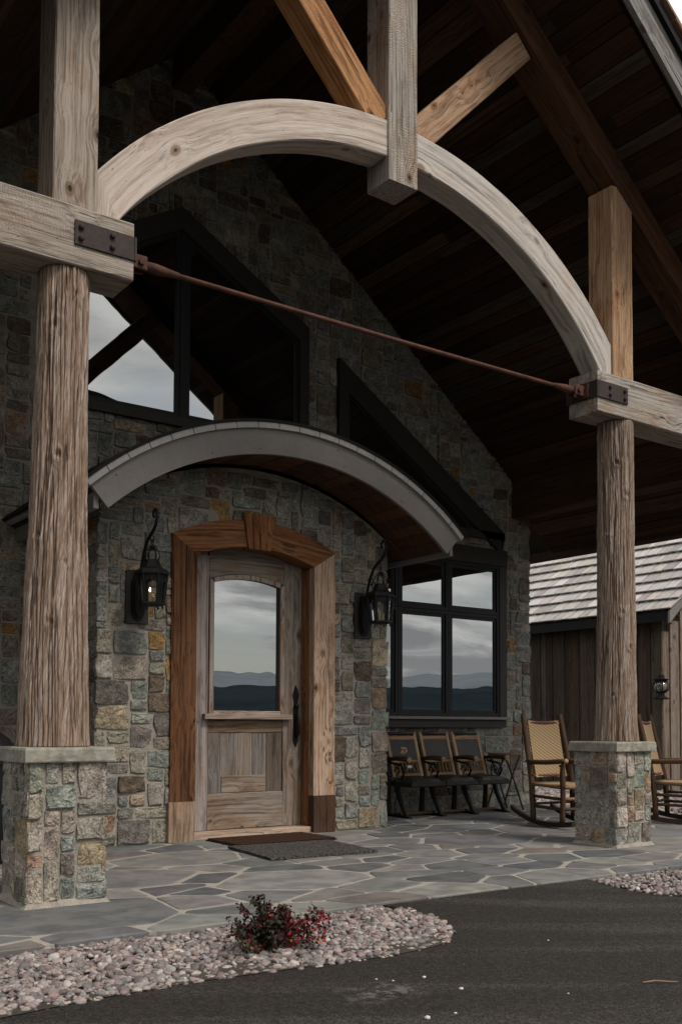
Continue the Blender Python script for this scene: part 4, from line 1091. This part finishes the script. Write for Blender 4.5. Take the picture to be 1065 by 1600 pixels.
while x < 18:
    wd = random.choice((.12, .17, .21)) if k % 2 == 0 else .07; dp = .012 if k % 2 == 0 else .04
    sboard((x+wd/2, SY+.02-dp/2, -.08), (x+wd/2, SY+.02-dp/2, min(2.75, 2.6)+TS*max(0, x-SX)), wd-.004, dp+.02, (0, 1, 0), jit(random.choice(BRD), .18)); x += wd; k += 1

# ------------------------------------------------------------------ lanterns
def wall_lantern(x, z, label, lit):
    t = thing('wall_lantern', label, 'wall lantern', (x, YB+.008, z), group='black iron wall lanterns beside the door')
    mb = MB(); mb.box((-.10, -.03, -.225), (.10, .03, .225), .004); mb.build('mount_block', M_TRIM, t)
    mb = MB(); pr_ = []
    for k in range(24):
        a = 2*math.pi*k/24; px = .062*math.cos(a); pz = .12*math.sin(a)
        pr_.append((px, pz+(.07 if pz > 0 else -.07)+.01*math.copysign(1, pz)))
    mb.prism(pr_, -.052, -.031); mb.prism([(a*.72, b*.86) for a, b in pr_], -.072, -.053); mb.build('back_plate', M_IRON, t)
    HY, HZ = -.30, .50
    arm = [(0, -.05, .02), (0, -.075, .14), (0, -.10, .26), (0, -.14, .36), (0, -.20, .45), (0, -.26, .49), (0, -.31, .515), (0, -.36, .56), (0, -.385, .62), (0, -.375, .675), (0, -.34, .695), (0, -.31, .67), (0, -.315, .635), (0, -.335, .63)]
    mb = MB(); mb.tube(arm, [.014]*8+[.013, .012, .011, .01, .009, .008], 8)
    mb.tube([(0, -.115, .30), (0, -.15, .29), (0, -.18, .31), (0, -.175, .345), (0, -.15, .345), (0, -.148, .325)], .006, 6)
    mb.build('scroll_arm', M_IRON, t, smooth=True)
    mb = MB()
    for (cz, ro) in ((.455, 0), (.42, 1.57)):
        pts = [(math.cos(a)*.016*(1 if not ro else 0), HY+math.cos(a)*.016*(1 if ro else 0), cz+math.sin(a)*.026) for a in [i*math.pi/6 for i in range(13)]]
        mb.tube(pts, .0045, 6, False)
    mb.build('hanging_chain', M_IRON, t, smooth=True)
    c = (0, HY, 0); rot = math.pi/6
    mb = MB(); mb.lathe([(.005, .40), (.012, .39), (.012, .375), (.005, .37)], 10, c)
    for k in range(6):
        a = k*math.pi/3+rot; u = (math.cos(a), math.sin(a))
        mb.tube([(u[0]*.004, HY+u[1]*.004, .375), (u[0]*.05, HY+u[1]*.05, .355), (u[0]*.062, HY+u[1]*.062, .31), (u[0]*.05, HY+u[1]*.05, .275)], .005, 6)
        mb.tube([(u[0]*.006, HY+u[1]*.006, .37), (u[0]*.03, HY+u[1]*.03, .395), (u[0]*.042, HY+u[1]*.042, .38), (u[0]*.03, HY+u[1]*.03, .368)], .004, 6)
    mb.build('crown_cage', M_IRON, t, smooth=True)
    mb = MB(); mb.lathe([(.055, .28), (.06, .272), (.066, .245), (.085, .215), (.125, .195), (.142, .17), (.142, .155), (.122, .155)], 6, c, rot); mb.build('roof', M_IRON, t)
    mb = MB(); rt, rb = .122, .098
    zt_, zb_ = .156, -.075
    for k in range(6):
        a = k*math.pi/3+rot
        p = lambda r, z, aa=a: (r*math.cos(aa), HY+r*math.sin(aa), z)
        mb.tube([p(rt, zt_), p(rb, zb_)], .0135, 6)
        b = a+math.pi/3
        # shaped valance under the roof
        q = [Vector(p(rt-.004, zt_)).lerp(Vector(p(rt-.004, zt_, b)), s) for s in (0, .25, .5, .75, 1)]
        low = [v+Vector((0, 0, -d)) for v, d in zip(q, (.075, .05, .03, .05, .075))]
        mb.add(q+low, [(i, i+1, 6+i, 5+i) for i in range(4)])
    mb.lathe([(.08, -.072), (.112, -.075), (.112, -.092), (.09, -.10), (.02, -.103)], 6, c, rot)
    for k in range(6):
        a = k*math.pi/3+rot; mb.lathe([(.004, -.10), (.008, -.112), (.006, -.122), (.001, -.126)], 6, (.09*math.cos(a), HY+.09*math.sin(a), 0))
    fr = mb.build('cage_frame', M_IRON, t)
    for k in range(6):
        a, b = k*math.pi/3+rot, (k+1)*math.pi/3+rot
        p = lambda r, z, aa: (r*math.cos(aa), HY+r*math.sin(aa), z)
        g = MB(); g.add([p(rb-.006, zb_, a), p(rb-.006, zb_, b), p(rt-.006, zt_, b), p(rt-.006, zt_, a)], [(0, 1, 2, 3)]); g.build('glass_pane', M_CLEAR, t)
    for k, (dx, dy, h) in enumerate(((-.022, -.012, .085), (.024, -.008, .07), (.002, .026, .075))):
        m = MB(); m.lathe([(.012, -.075), (.012, -.075+h), (.010, -.073+h)], 10, (dx, HY+dy, 0)); cdl = m.build('candle', M_WAX, t, smooth=False)
        m = MB(); m.lathe([(.003, -.072+h), (.0075, -.062+h), (.0065, -.052+h), (.001, -.036+h)], 10, (dx, HY+dy, 0))
        m.build('flame_bulb', M_FLAME if (lit and k == 0) else M_CLEAR, cdl, smooth=True)
wall_lantern(3.60, 2.078, 'black lantern with a lit candle bulb on the stone left of the door', True)
wall_lantern(5.98, 2.078, 'black unlit candle lantern between the door and the casement window', False)

# hanging lantern under the shed eave
t = thing('hanging_lantern', 'small black railroad style lantern hanging from the shed eave', 'lantern', (14.15, 10.50, 1.46))
mb = MB(); mb.lathe([(.13, 0), (.135, .012), (.10, .03), (.06, .05), (.055, .10), (.07, .11)], 14)
mb.lathe([(.075, .30), (.10, .305), (.125, .33), (.06, .345), (.055, .40), (.02, .415)], 14)
for k in range(8):
    a = k*math.pi/4; u, v = math.cos(a), math.sin(a)
    mb.tube([(.07*u, .07*v, .105), (.125*u, .125*v, .16), (.14*u, .14*v, .20), (.125*u, .125*v, .26), (.08*u, .08*v, .305)], .006, 5)
mb.build('metal_body', M_IRON, t, smooth=False)
mb = MB(); mb.lathe([(.06, .105), (.115, .16), (.128, .20), (.115, .255), (.07, .30)], 14); mb.build('glass_globe', M_CLEAR, t, smooth=True)
mb = MB(); mb.tube([(0, 0, .41), (.0, .02, .47), (.02, 0, .50), (0, 0, .54), (0, 0, 1.355)], .006, 6); mb.build('hanging_wire', M_IRON, t)

# ------------------------------------------------------------------ rocking chairs
LOG = (.085, .048, .027); LOGT = (.26, .155, .08)
def knobs(mb, pts, r, n=3):
    P = [Vector(p) for p in pts]
    for _ in range(n):
        i = random.randrange(len(P)-1); p = P[i].lerp(P[i+1], random.random()); a = random.uniform(0, 6.28)
        d = Vector((math.cos(a), math.sin(a), random.uniform(-.2, .3))).normalized()
        mb.tube([p, p+d*(r+.006), p+d*(r+.011)], [r*.6, r*.45, r*.3], 6)
def pole(t, name, pts, r, col, kn=3, n=8):
    fine = []
    P = [Vector(p) for p in pts]
    for i in range(len(P)-1):
        for s in range(5): fine.append(P[i].lerp(P[i+1], s/5))
    fine.append(P[-1])
    fine = [p+Vector((mn.noise(p*7), mn.noise(p*7+Vector((5, 5, 5))), 0))*.004 for p in fine]
    mb = MB(); mb.tube(fine, [r*(1+.12*mn.noise(p*11)) for p in fine], n); knobs(mb, fine, r, kn)
    return mb.build(name, W_SMALL, t, col, smooth=True)
def woven(t, name, grid, uv=(1, 1)):
    n, m = len(grid), len(grid[0]); V = []; U = []
    for i in range(n):
        for j in range(m): V.append(grid[i][j]); U.append((j/(m-1)*uv[0], i/(n-1)*uv[1]))
    k = len(V); nrm = (Vector(grid[0][-1])-Vector(grid[0][0])).cross(Vector(grid[-1][0])-Vector(grid[0][0])).normalized()*.012
    V = V+[tuple(Vector(v)-nrm) for v in V]; U = U+U
    F = [(i*m+j, i*m+j+1, (i+1)*m+j+1, (i+1)*m+j) for i in range(n-1) for j in range(m-1)]
    F += [tuple(k+q for q in f[::-1]) for f in F]
    for i in range(n-1): F += [(i*m, (i+1)*m, k+(i+1)*m, k+i*m), ((i+1)*m-1, k+(i+1)*m-1, k+(i+2)*m-1, (i+2)*m-1)]
    for j in range(m-1): F += [(j, k+j, k+j+1, j+1), ((n-1)*m+j, (n-1)*m+j+1, k+(n-1)*m+j+1, k+(n-1)*m+j)]
    me = pym(name, V, F, False); uvl = me.uv_layers.new(name='UVMap')
    for lp in me.loops: uvl.data[lp.index].uv = U[lp.vertex_index]
    return link(name, me, M_WEAVE, t)
def rocking_chair(label, loc, rz):
    # local: chair faces -Y, base at z=0, width along X
    t = thing('rocking_chair', label, 'rocking chair', loc, rz, group='rustic log rocking chairs on the porch')
    hw = .27
    for s in (-1, 1):
        pole(t, 'back_post', [(s*hw, .22, .07), (s*hw, .24, .42), (s*(hw-.01), .31, .75), (s*(hw-.025), .40, 1.13)], .029, LOG, 5)
        pole(t, 'front_leg', [(s*(hw+.01), -.22, .055), (s*(hw+.01), -.225, .40), (s*(hw+.012), -.23, .63)], .027, LOG, 4)
        a = pole(t, 'armrest', [(s*hw, .28, .64), (s*(hw+.012), 0, .645), (s*(hw+.015), -.27, .665)], .025, (.11, .062, .036), 1)
        m = MB(); m.lathe([(.02, 0), (.026, .01), (.022, .024), (.008, .03)], 10); o = m.build('arm_end', W_SMALL, a, (.42, .25, .13), smooth=True); o.rotation_euler = (math.pi/2, 0, 0); o.location = (s*(hw+.015), -.268, .665)
        P = []
        for i in range(13):
            y = -.36+.92*i/12; P.append((s*(hw), y, .030+.135*((y-.0)/.56)**2*(1.0 if y > 0 else .55)))
        m = MB()
        for i, p in enumerate(P[:-1]):
            q = P[i+1]
            m.add([(p[0]-.019, p[1], p[2]-.024), (p[0]+.019, p[1], p[2]-.024), (p[0]+.019, p[1], p[2]+.024), (p[0]-.019, p[1], p[2]+.024), (q[0]-.019, q[1], q[2]-.024), (q[0]+.019, q[1], q[2]-.024), (q[0]+.019, q[1], q[2]+.024), (q[0]-.019, q[1], q[2]+.024)],
                  [(0, 1, 5, 4), (1, 2, 6, 5), (2, 3, 7, 6), (3, 0, 4, 7)]+([(0, 3, 2, 1)] if i == 0 else [])+([(4, 5, 6, 7)] if i == 11 else []))
        m.build('rocker', W_SMALL, t, (.05, .03, .02))
        for z in (.20, .30): pole(t, 'side_rung', [(s*hw, .23, z), (s*(hw+.01), -.22, z-.01)], .018, LOG, 1, 6)
        pole(t, 'seat_rail', [(s*hw, .24, .42), (s*(hw+.01), -.23, .405)], .019, LOGT, 1)
    for z in (.19, .29): pole(t, 'front_rung', [(-hw, -.22, z), (hw, -.22, z)], .018, LOGT if z > .25 else LOG, 1, 6)
    for z in (.22,): pole(t, 'back_rung', [(-hw, .23, z), (hw, .23, z)], .014, LOG, 1, 6)
    pole(t, 'seat_rail', [(-hw, -.235, .405), (hw, -.235, .405)], .020, LOGT, 1); pole(t, 'seat_rail', [(-hw, .235, .42), (hw, .235, .42)], .018, LOG, 1)
    for z, y in ((.50, .268), (1.04, .385)): pole(t, 'back_rail', [(-hw, y, z), (hw, y, z)], .017, (.15, .06, .045), 1)
    g = []
    for i in range(13):
        z = .485+(1.055-.485)*i/12; y = .262+(.388-.262)*i/12-.018; wv = .008*math.sin(i/12*math.pi)
        g.append([(-.205+.41*j/8+.0, y+.015*math.sin(j/8*math.pi)+wv, z+(.012*abs(j/4-1)**2 if i == 12 else 0)) for j in range(9)])
    woven(t, 'woven_back', g, (1.0, 1.4))
    g = [[(-.225+.45*j/8, -.235+.46*i/8, .428-.015*math.sin(i/8*math.pi)*math.sin(j/8*math.pi)) for j in range(9)] for i in range(9)]
    woven(t, 'woven_seat', g, (1.1, 1.1))
    return t
rc = rocking_chair('log rocking chair with a tan woven back left of the right pier', (7.89, 6.98, 0), math.radians(-6))
r2 = copy_tree(rc); r2['label'] = 'log rocking chair half hidden behind the right pier and column'
r2.location = (9.20, 6.57, 0); r2.rotation_euler = (0, 0, math.radians(24))

# ------------------------------------------------------------------ theatre seats
ts = thing('theatre_seat_bench', 'row of three antique black theatre seats against the wall under the window', 'theatre seats', (7.82, 8.62, 0))
FW = (.30, .19, .105)
def ubar(p, q, r=.018, n=6): m = MB(); m.tube([p, q], r, n); return m
for k in range(4):
    x = -.74+.495*k
    m = MB()
    m.tube([(x, -.08, .0), (x, -.06, .03), (x, .0, .12), (x, .06, .22), (x, .10, .34), (x, .12, .40)], [.03, .027, .028, .03, .032, .028], 6)
    m.tube([(x, .26, 0), (x, .25, .2), (x, .24, .45), (x, .28, .62)], [.036, .03, .028, .02], 6)
    m.tube([(x, -.10, .012), (x, .28, .02)], .016, 6); m.box((x-.03, -.13, 0), (x+.03, -.03, .016)); m.box((x-.03, .20, 0), (x+.03, .31, .016))
    m.tube([(x, .02, .42), (x, -.03, .50), (x, .02, .57), (x, .12, .58), (x, .22, .60)], .013, 6); m.tube([(x, .10, .46), (x, .05, .51), (x, .10, .55), (x, .15, .50)], .008, 6)
    m.build('iron_standard', M_IRON, ts)
    m = MB(); m.tube([(x, .27, .63), (x, .10, .645), (x, -.06, .64), (x, -.115, .625)], [.02, .026, .032, .026], 8); a = m.build('armrest', W_SMALL, ts, (.09, .055, .035), smooth=True)
    m = MB(); m.lathe([(.03, 0), (.034, .006), (.028, .014), (.01, .016)], 12); o = m.build('arm_end', W_SMALL, a, (.34, .22, .13)); o.rotation_euler = (math.pi/2, 0, 0); o.location = (x, -.108, .63)
    if k < 3:
        x0, x1 = x+.03, x+.465; c = (x0+x1)/2
        yb = lambda z: .20+(z-.42)*.30
        for xx in (x0+.018, x1-.018):
            beam('back_stile', (xx, yb(.43), .43), (xx, yb(.93), .93), .042, .03, W_SMALL, ts, jit((.42, .28, .165), .1), upv=(0, 1, -.3), ch=.004, wob=.001)
        for z, hgt in ((.865, .045), (.60, .03), (.455, .035)):
            beam('back_rail', (x0+.04, yb(z), z), (x1-.04, yb(z), z), .026, hgt, W_SMALL, ts, (.34, .21, .12) if z > .8 else FW, upv=(0, .29, 1), ch=.003, wob=.001)
        m = MB(); m.add([(x0+.035, yb(.615)-.008, .615), (x1-.035, yb(.615)-.008, .615), (x1-.035, yb(.845)-.008, .845), (x0+.035, yb(.845)-.008, .845), (x0+.035, yb(.615)+.012, .615), (x1-.035, yb(.615)+.012, .615), (x1-.035, yb(.845)+.012, .845), (x0+.035, yb(.845)+.012, .845)],
                        [(0, 1, 2, 3), (7, 6, 5, 4), (0, 4, 5, 1), (1, 5, 6, 2), (2, 6, 7, 3), (3, 7, 4, 0)])
        bp_ = m.build('back_panel', M_LEATHER, ts)
        m = MB(); m.tube([(x0+.02, yb(.915), .915), (c, yb(.92), .92), (x1-.02, yb(.915), .915)], .020, 8); m.build('head_roll', M_LEATHER, ts, smooth=True)
        for q in range(7):
            xx = x0+.065+(x1-x0-.13)*q/6; m = MB(); m.tube([(xx, yb(.47), .47), (xx, yb(.50), .50), (xx, yb(.53), .53), (xx, yb(.56), .56), (xx, yb(.59), .59)], [.006, .010, .006, .010, .006], 6); m.build('spindle', W_SMALL, ts, FW, smooth=True)
        if k == 0:   # torn patch on the first panel
            y = yb(.74)-.012; m = MB()
            P = [(-.06, .70), (.0, .685), (.055, .715), (.04, .76), (-.035, .765), (-.02, .735)]
            m.add([(c+a, yb(z)-.0095, z) for a, z in P], [tuple(range(6))]); m.build('torn_patch', W_SMALL, bp_, (.46, .30, .15))
            m = MB(); P = [(-.025, .74), (.03, .74), (.03, .728), (.0, .70), (-.012, .70), (.010, .728), (-.025, .728)]
            m.add([(c+a, yb(z)-.0115, z) for a, z in P], [tuple(range(7))]); m.build('patch_mark', M_SASH, bp_)
        m = MB(); n = 10; V = []
        for i in range(n+1):
            for j in range(9):
                u = -1+2*i/n; v = -1+2*j/8
                hgt = .055*max(0, (1-u**4))*max(0, (1-v**4))+.012*mn.noise(Vector((u*2+k*5, v*2, 1)))
                V.append((c+u*.243, .05+v*.215, .385+hgt))
        F = [(i*9+j, (i+1)*9+j, (i+1)*9+j+1, i*9+j+1) for i in range(n) for j in range(8)]
        m.add(V, F); m.box((c-.243, -.165, .335), (c+.243, .255, .392), .012); m.build('seat_cushion', M_LEATHER, ts, smooth=False)
        beam('stretcher_board', (x+.02, .08, .035), (x+.475, .08, .035), .05, .025, W_SMALL, ts, (.11, .07, .045), ch=.003, wob=.001)
m = MB(); m.box((-.76, -.11, .545), (-.70, -.105, .575)); m.build('paper_tag', M_WHITE, ts)

# side table
st = thing('side_table', 'small round folding table with twig legs right of the theatre seats', 'side table', (8.80, 8.78, 0))
m = MB(); m.lathe([(.19, .652), (.20, .656), (.20, .674), (.194, .680)], 22); m.build('tabletop', W_SMALL, st, (.22, .12, .07))
for (sx, dy) in ((1, -.13), (-1, -.12), (1, .12), (-1, .13)):
    pole(st, 'leg', [(sx*-.13, dy, .655), (sx*.02, dy*1.02, .36), (sx*.17, dy*1.08, 0)], .011, (.06, .04, .03), 1, 6)
for z in (.18,): 
    pole(st, 'stretcher', [(-.10, -.135, z), (.10, -.135, z)], .007, (.05, .035, .025), 0, 6); pole(st, 'stretcher', [(-.1, .135, z+.3), (.1, .135, z+.3)], .007, (.05, .035, .025), 0, 6)

# ------------------------------------------------------------------ mats
def slab(name, label, cat, P, h, mat, group=None):
    n = len(P); V = [(x, y, .004) for x, y in P]+[(x, y, h) for x, y in P]
    F = [tuple(range(n-1, -1, -1)), tuple(range(n, 2*n))]+[(i, (i+1) % n, n+(i+1) % n, n+i) for i in range(n)]
    return tag(link(name, pym(name, V, F), mat), label, cat, group, 'thing')
slab('door_mat', 'speckled grey looped doormat lying on the flagstones', 'doormat', [(4.02, 6.42), (4.97, 6.36), (5.08, 7.19), (4.13, 7.26)], .022, M_MAT)
bt = thing('boot_mat', 'brown ribbed mat between the grey doormat and the threshold', 'doormat', (4.24, 7.28, 0))
m = MB(); m.box((0, 0, .004), (1.0, .56, .012)); m.build('mat_base', M_BOOT, bt)
for k in range(11):
    m = MB(); m.box((.01, .012+k*.05, .0125), (.99, .044+k*.05, .026), .004); m.build('rib', M_BOOT, bt)

# ------------------------------------------------------------------ black object behind left pier
kt = thing('round_container', 'black rounded container half hidden behind the left stone pier', 'container', (2.19, 7.50, 0))
m = MB(); m.lathe([(.20, .0), (.24, .05), (.275, .3), (.28, .55), (.275, .70), (.285, .72), (.285, .75)], 24); m.build('body', M_IRON, kt, smooth=False)
m = MB(); m.lathe([(.287, .752), (.27, .82), (.22, .90), (.13, .965), (.03, .99)], 24); m.build('domed_lid', M_IRON, kt, smooth=True)

# ------------------------------------------------------------------ shrub
sb = thing('barberry_shrub', 'low dark purple shrub with bright red leaves on its right side', 'shrub', (2.53, 4.04, -.04)); sb.scale = (.90, .90, .90)
rng = random.Random(9); LV = []; LF = []; LC = []; stm = MB()
tips = []
for k in range(40):
    a = rng.uniform(0, 6.283); sp_ = rng.uniform(.12, 1) ** .6
    dirn = Vector((math.cos(a)*.225*sp_, math.sin(a)*.17*sp_, .225*math.sqrt(max(.10, 1-sp_*sp_*.72))*rng.uniform(.62, 1.12)))
    P = [Vector((math.cos(a)*.02, math.sin(a)*.02, 0)), dirn*.5+Vector((0, 0, .03)), dirn]
    stm.tube(P, [.004, .003, .001], 5); tips.append(P)
for (dx, dy, dz) in ((-.275, -.10, .135), (.25, -.06, .20), (.22, -.15, .195), (-.10, .0, .29), (-.17, .03, .235), (.25, -.15, .12), (.29, -.12, .17), (-.22, -.1, .06), (.20, -.18, .08), (-.08, -.02, .27), (-.24, .02, .18)):
    P = [Vector((0, 0, 0)), Vector((dx*.5, dy*.5, dz*.6)), Vector((dx, dy, dz))]; stm.tube(P, [.004, .0025, .001], 5); tips.append(P)
def leaf(p, nrm, size, col):
    t = nrm.orthogonal().normalized(); t.rotate(Matrix.Rotation(rng.uniform(0, 6.28), 3, nrm)); b = nrm.cross(t); k = len(LV)
    LV.extend([tuple(p-t*size*.1), tuple(p+t*size*.35+b*size*.32+nrm*size*.08), tuple(p+t*size), tuple(p+t*size*.35-b*size*.32+nrm*size*.08)])
    LF.append((k, k+1, k+2, k+3)); LC.extend([col]*4)
for P in tips:
    right = P[2].x > .05 and P[2].y < .06
    red = right and P[2].z < .20 and rng.random() < .85
    for j in range(95):
        s = rng.random() ** .7
        p = P[0].lerp(P[1], s*2) if s < .5 else P[1].lerp(P[2], s*2-1)
        if s < .22: continue
        p = p+Vector((rng.gauss(0, .015), rng.gauss(0, .015), rng.gauss(0, .012)))
        n = Vector((rng.gauss(0, .7), rng.gauss(0, .7), rng.uniform(.1, 1))).normalized()
        c = rng.choice([(.040, .024, .024), (.034, .034, .022), (.032, .044, .022), (.055, .022, .026), (.05, .05, .03), (.07, .032, .03), (.04, .05, .03)])
        if red and rng.random() < .55: c = rng.choice([(.24, .016, .026), (.17, .014, .024), (.30, .022, .03), (.10, .016, .022)])
        elif rng.random() < .05: c = (.26, .03, .03)
        elif p.z < .08 and rng.random() < .10: c = (.36, .12, .03)
        leaf(p, n, rng.uniform(.017, .029), c)
stm.build('stem', W_SMALL, sb, (.06, .04, .03))
link('foliage', tri_mesh('foliage', LV, LF, LC, False), M_LEAF, sb)

# grass tuft in the right gravel, sprig at the far right, pale blades behind the pier
def tuft(name, label, cat, loc, n, h, spread, colr, wdt, seed, part='leaf_blade', mat=None):
    t = thing(name, label, cat, loc); rg = random.Random(seed)
    for k in range(n):
        a = rg.uniform(0, 6.28); l = h*rg.uniform(.6, 1.1); sp_ = spread*rg.uniform(.3, 1)
        d = Vector((math.cos(a), math.sin(a), 0)); sd_ = Vector((-d.y, d.x, 0)); V = []
        for i in range(5):
            s = i/4; p = d*(sp_*s*s)+Vector((0, 0, l*(s-.25*s*s*s))); ww = wdt*(1-s*.92)
            V += [p-sd_*ww, p+sd_*ww+Vector((0, 0, .001)), ]
        F = [(2*i, 2*i+1, 2*i+3, 2*i+2) for i in range(4)]
        c = jit(colr, .2)
        me = tri_mesh(part, V, F, [c]*len(V), False); link(part, me, mat or M_LEAF, t)
    return t
tuft('grass_tuft', 'small green grass tuft growing in the right pebbles', 'grass tuft', (5.98, 4.42, -.03), 9, .085, .06, (.09, .14, .045), .003, 4)
tuft('spiky_plant', 'spiky plant with pale blades behind the right stone pier', 'plant', (10.55, 8.62, -.06), 12, 1.22, .5, (.5, .48, .4), .012, 6, mat=M_BLADE)
tuft('low_plant', 'small dark brown sprig growing by the pebbles at the right edge', 'plant', (8.55, 6.02, 0.0), 14, .10, .07, (.06, .035, .025), .006, 12)

# ------------------------------------------------------------------ bits on the asphalt
def pebble(x, y, r, label, group):
    m = MB(); n = 8; V = []
    bv, bf = ico(1)
    me = tri_mesh('loose_pebble', [(v[0]*r*random.uniform(.8, 1.3), v[1]*r*random.uniform(.8, 1.2), v[2]*r*.55) for v in bv], bf.tolist(), [(.62, .60, .56)]*len(bv))
    tag(link('loose_pebble', me, M_PEB, loc=(x, y, -.05+r*.4)), label, 'pebble', group, 'thing')
for x, y, r in ((2.422, 2.809, .014), (2.80, 3.268, .010), (2.80, 3.04, .011), (2.55, 2.80, .007), (2.62, 3.36, .006), (3.78, 3.48, .006), (3.10, 2.75, .005), (2.66, 3.30, .006)):
    pebble(x, y, r, 'small pale pebble lying loose on the dark asphalt', 'loose pebbles on the asphalt')
m = MB(); m.tube([(-.075, -.008, 0), (-.02, .004, .004), (.03, -.003, .003), (.075, .006, 0)], [.003, .004, .0035, .002], 6)
o = m.build('twig', W_SMALL, None, (.36, .24, .15)); o.location = (3.53, 2.64, -.043); o.rotation_euler = (0, 0, math.radians(-36)); tag(o, 'thin tan twig lying on the asphalt at the lower right', 'twig', kind='thing')
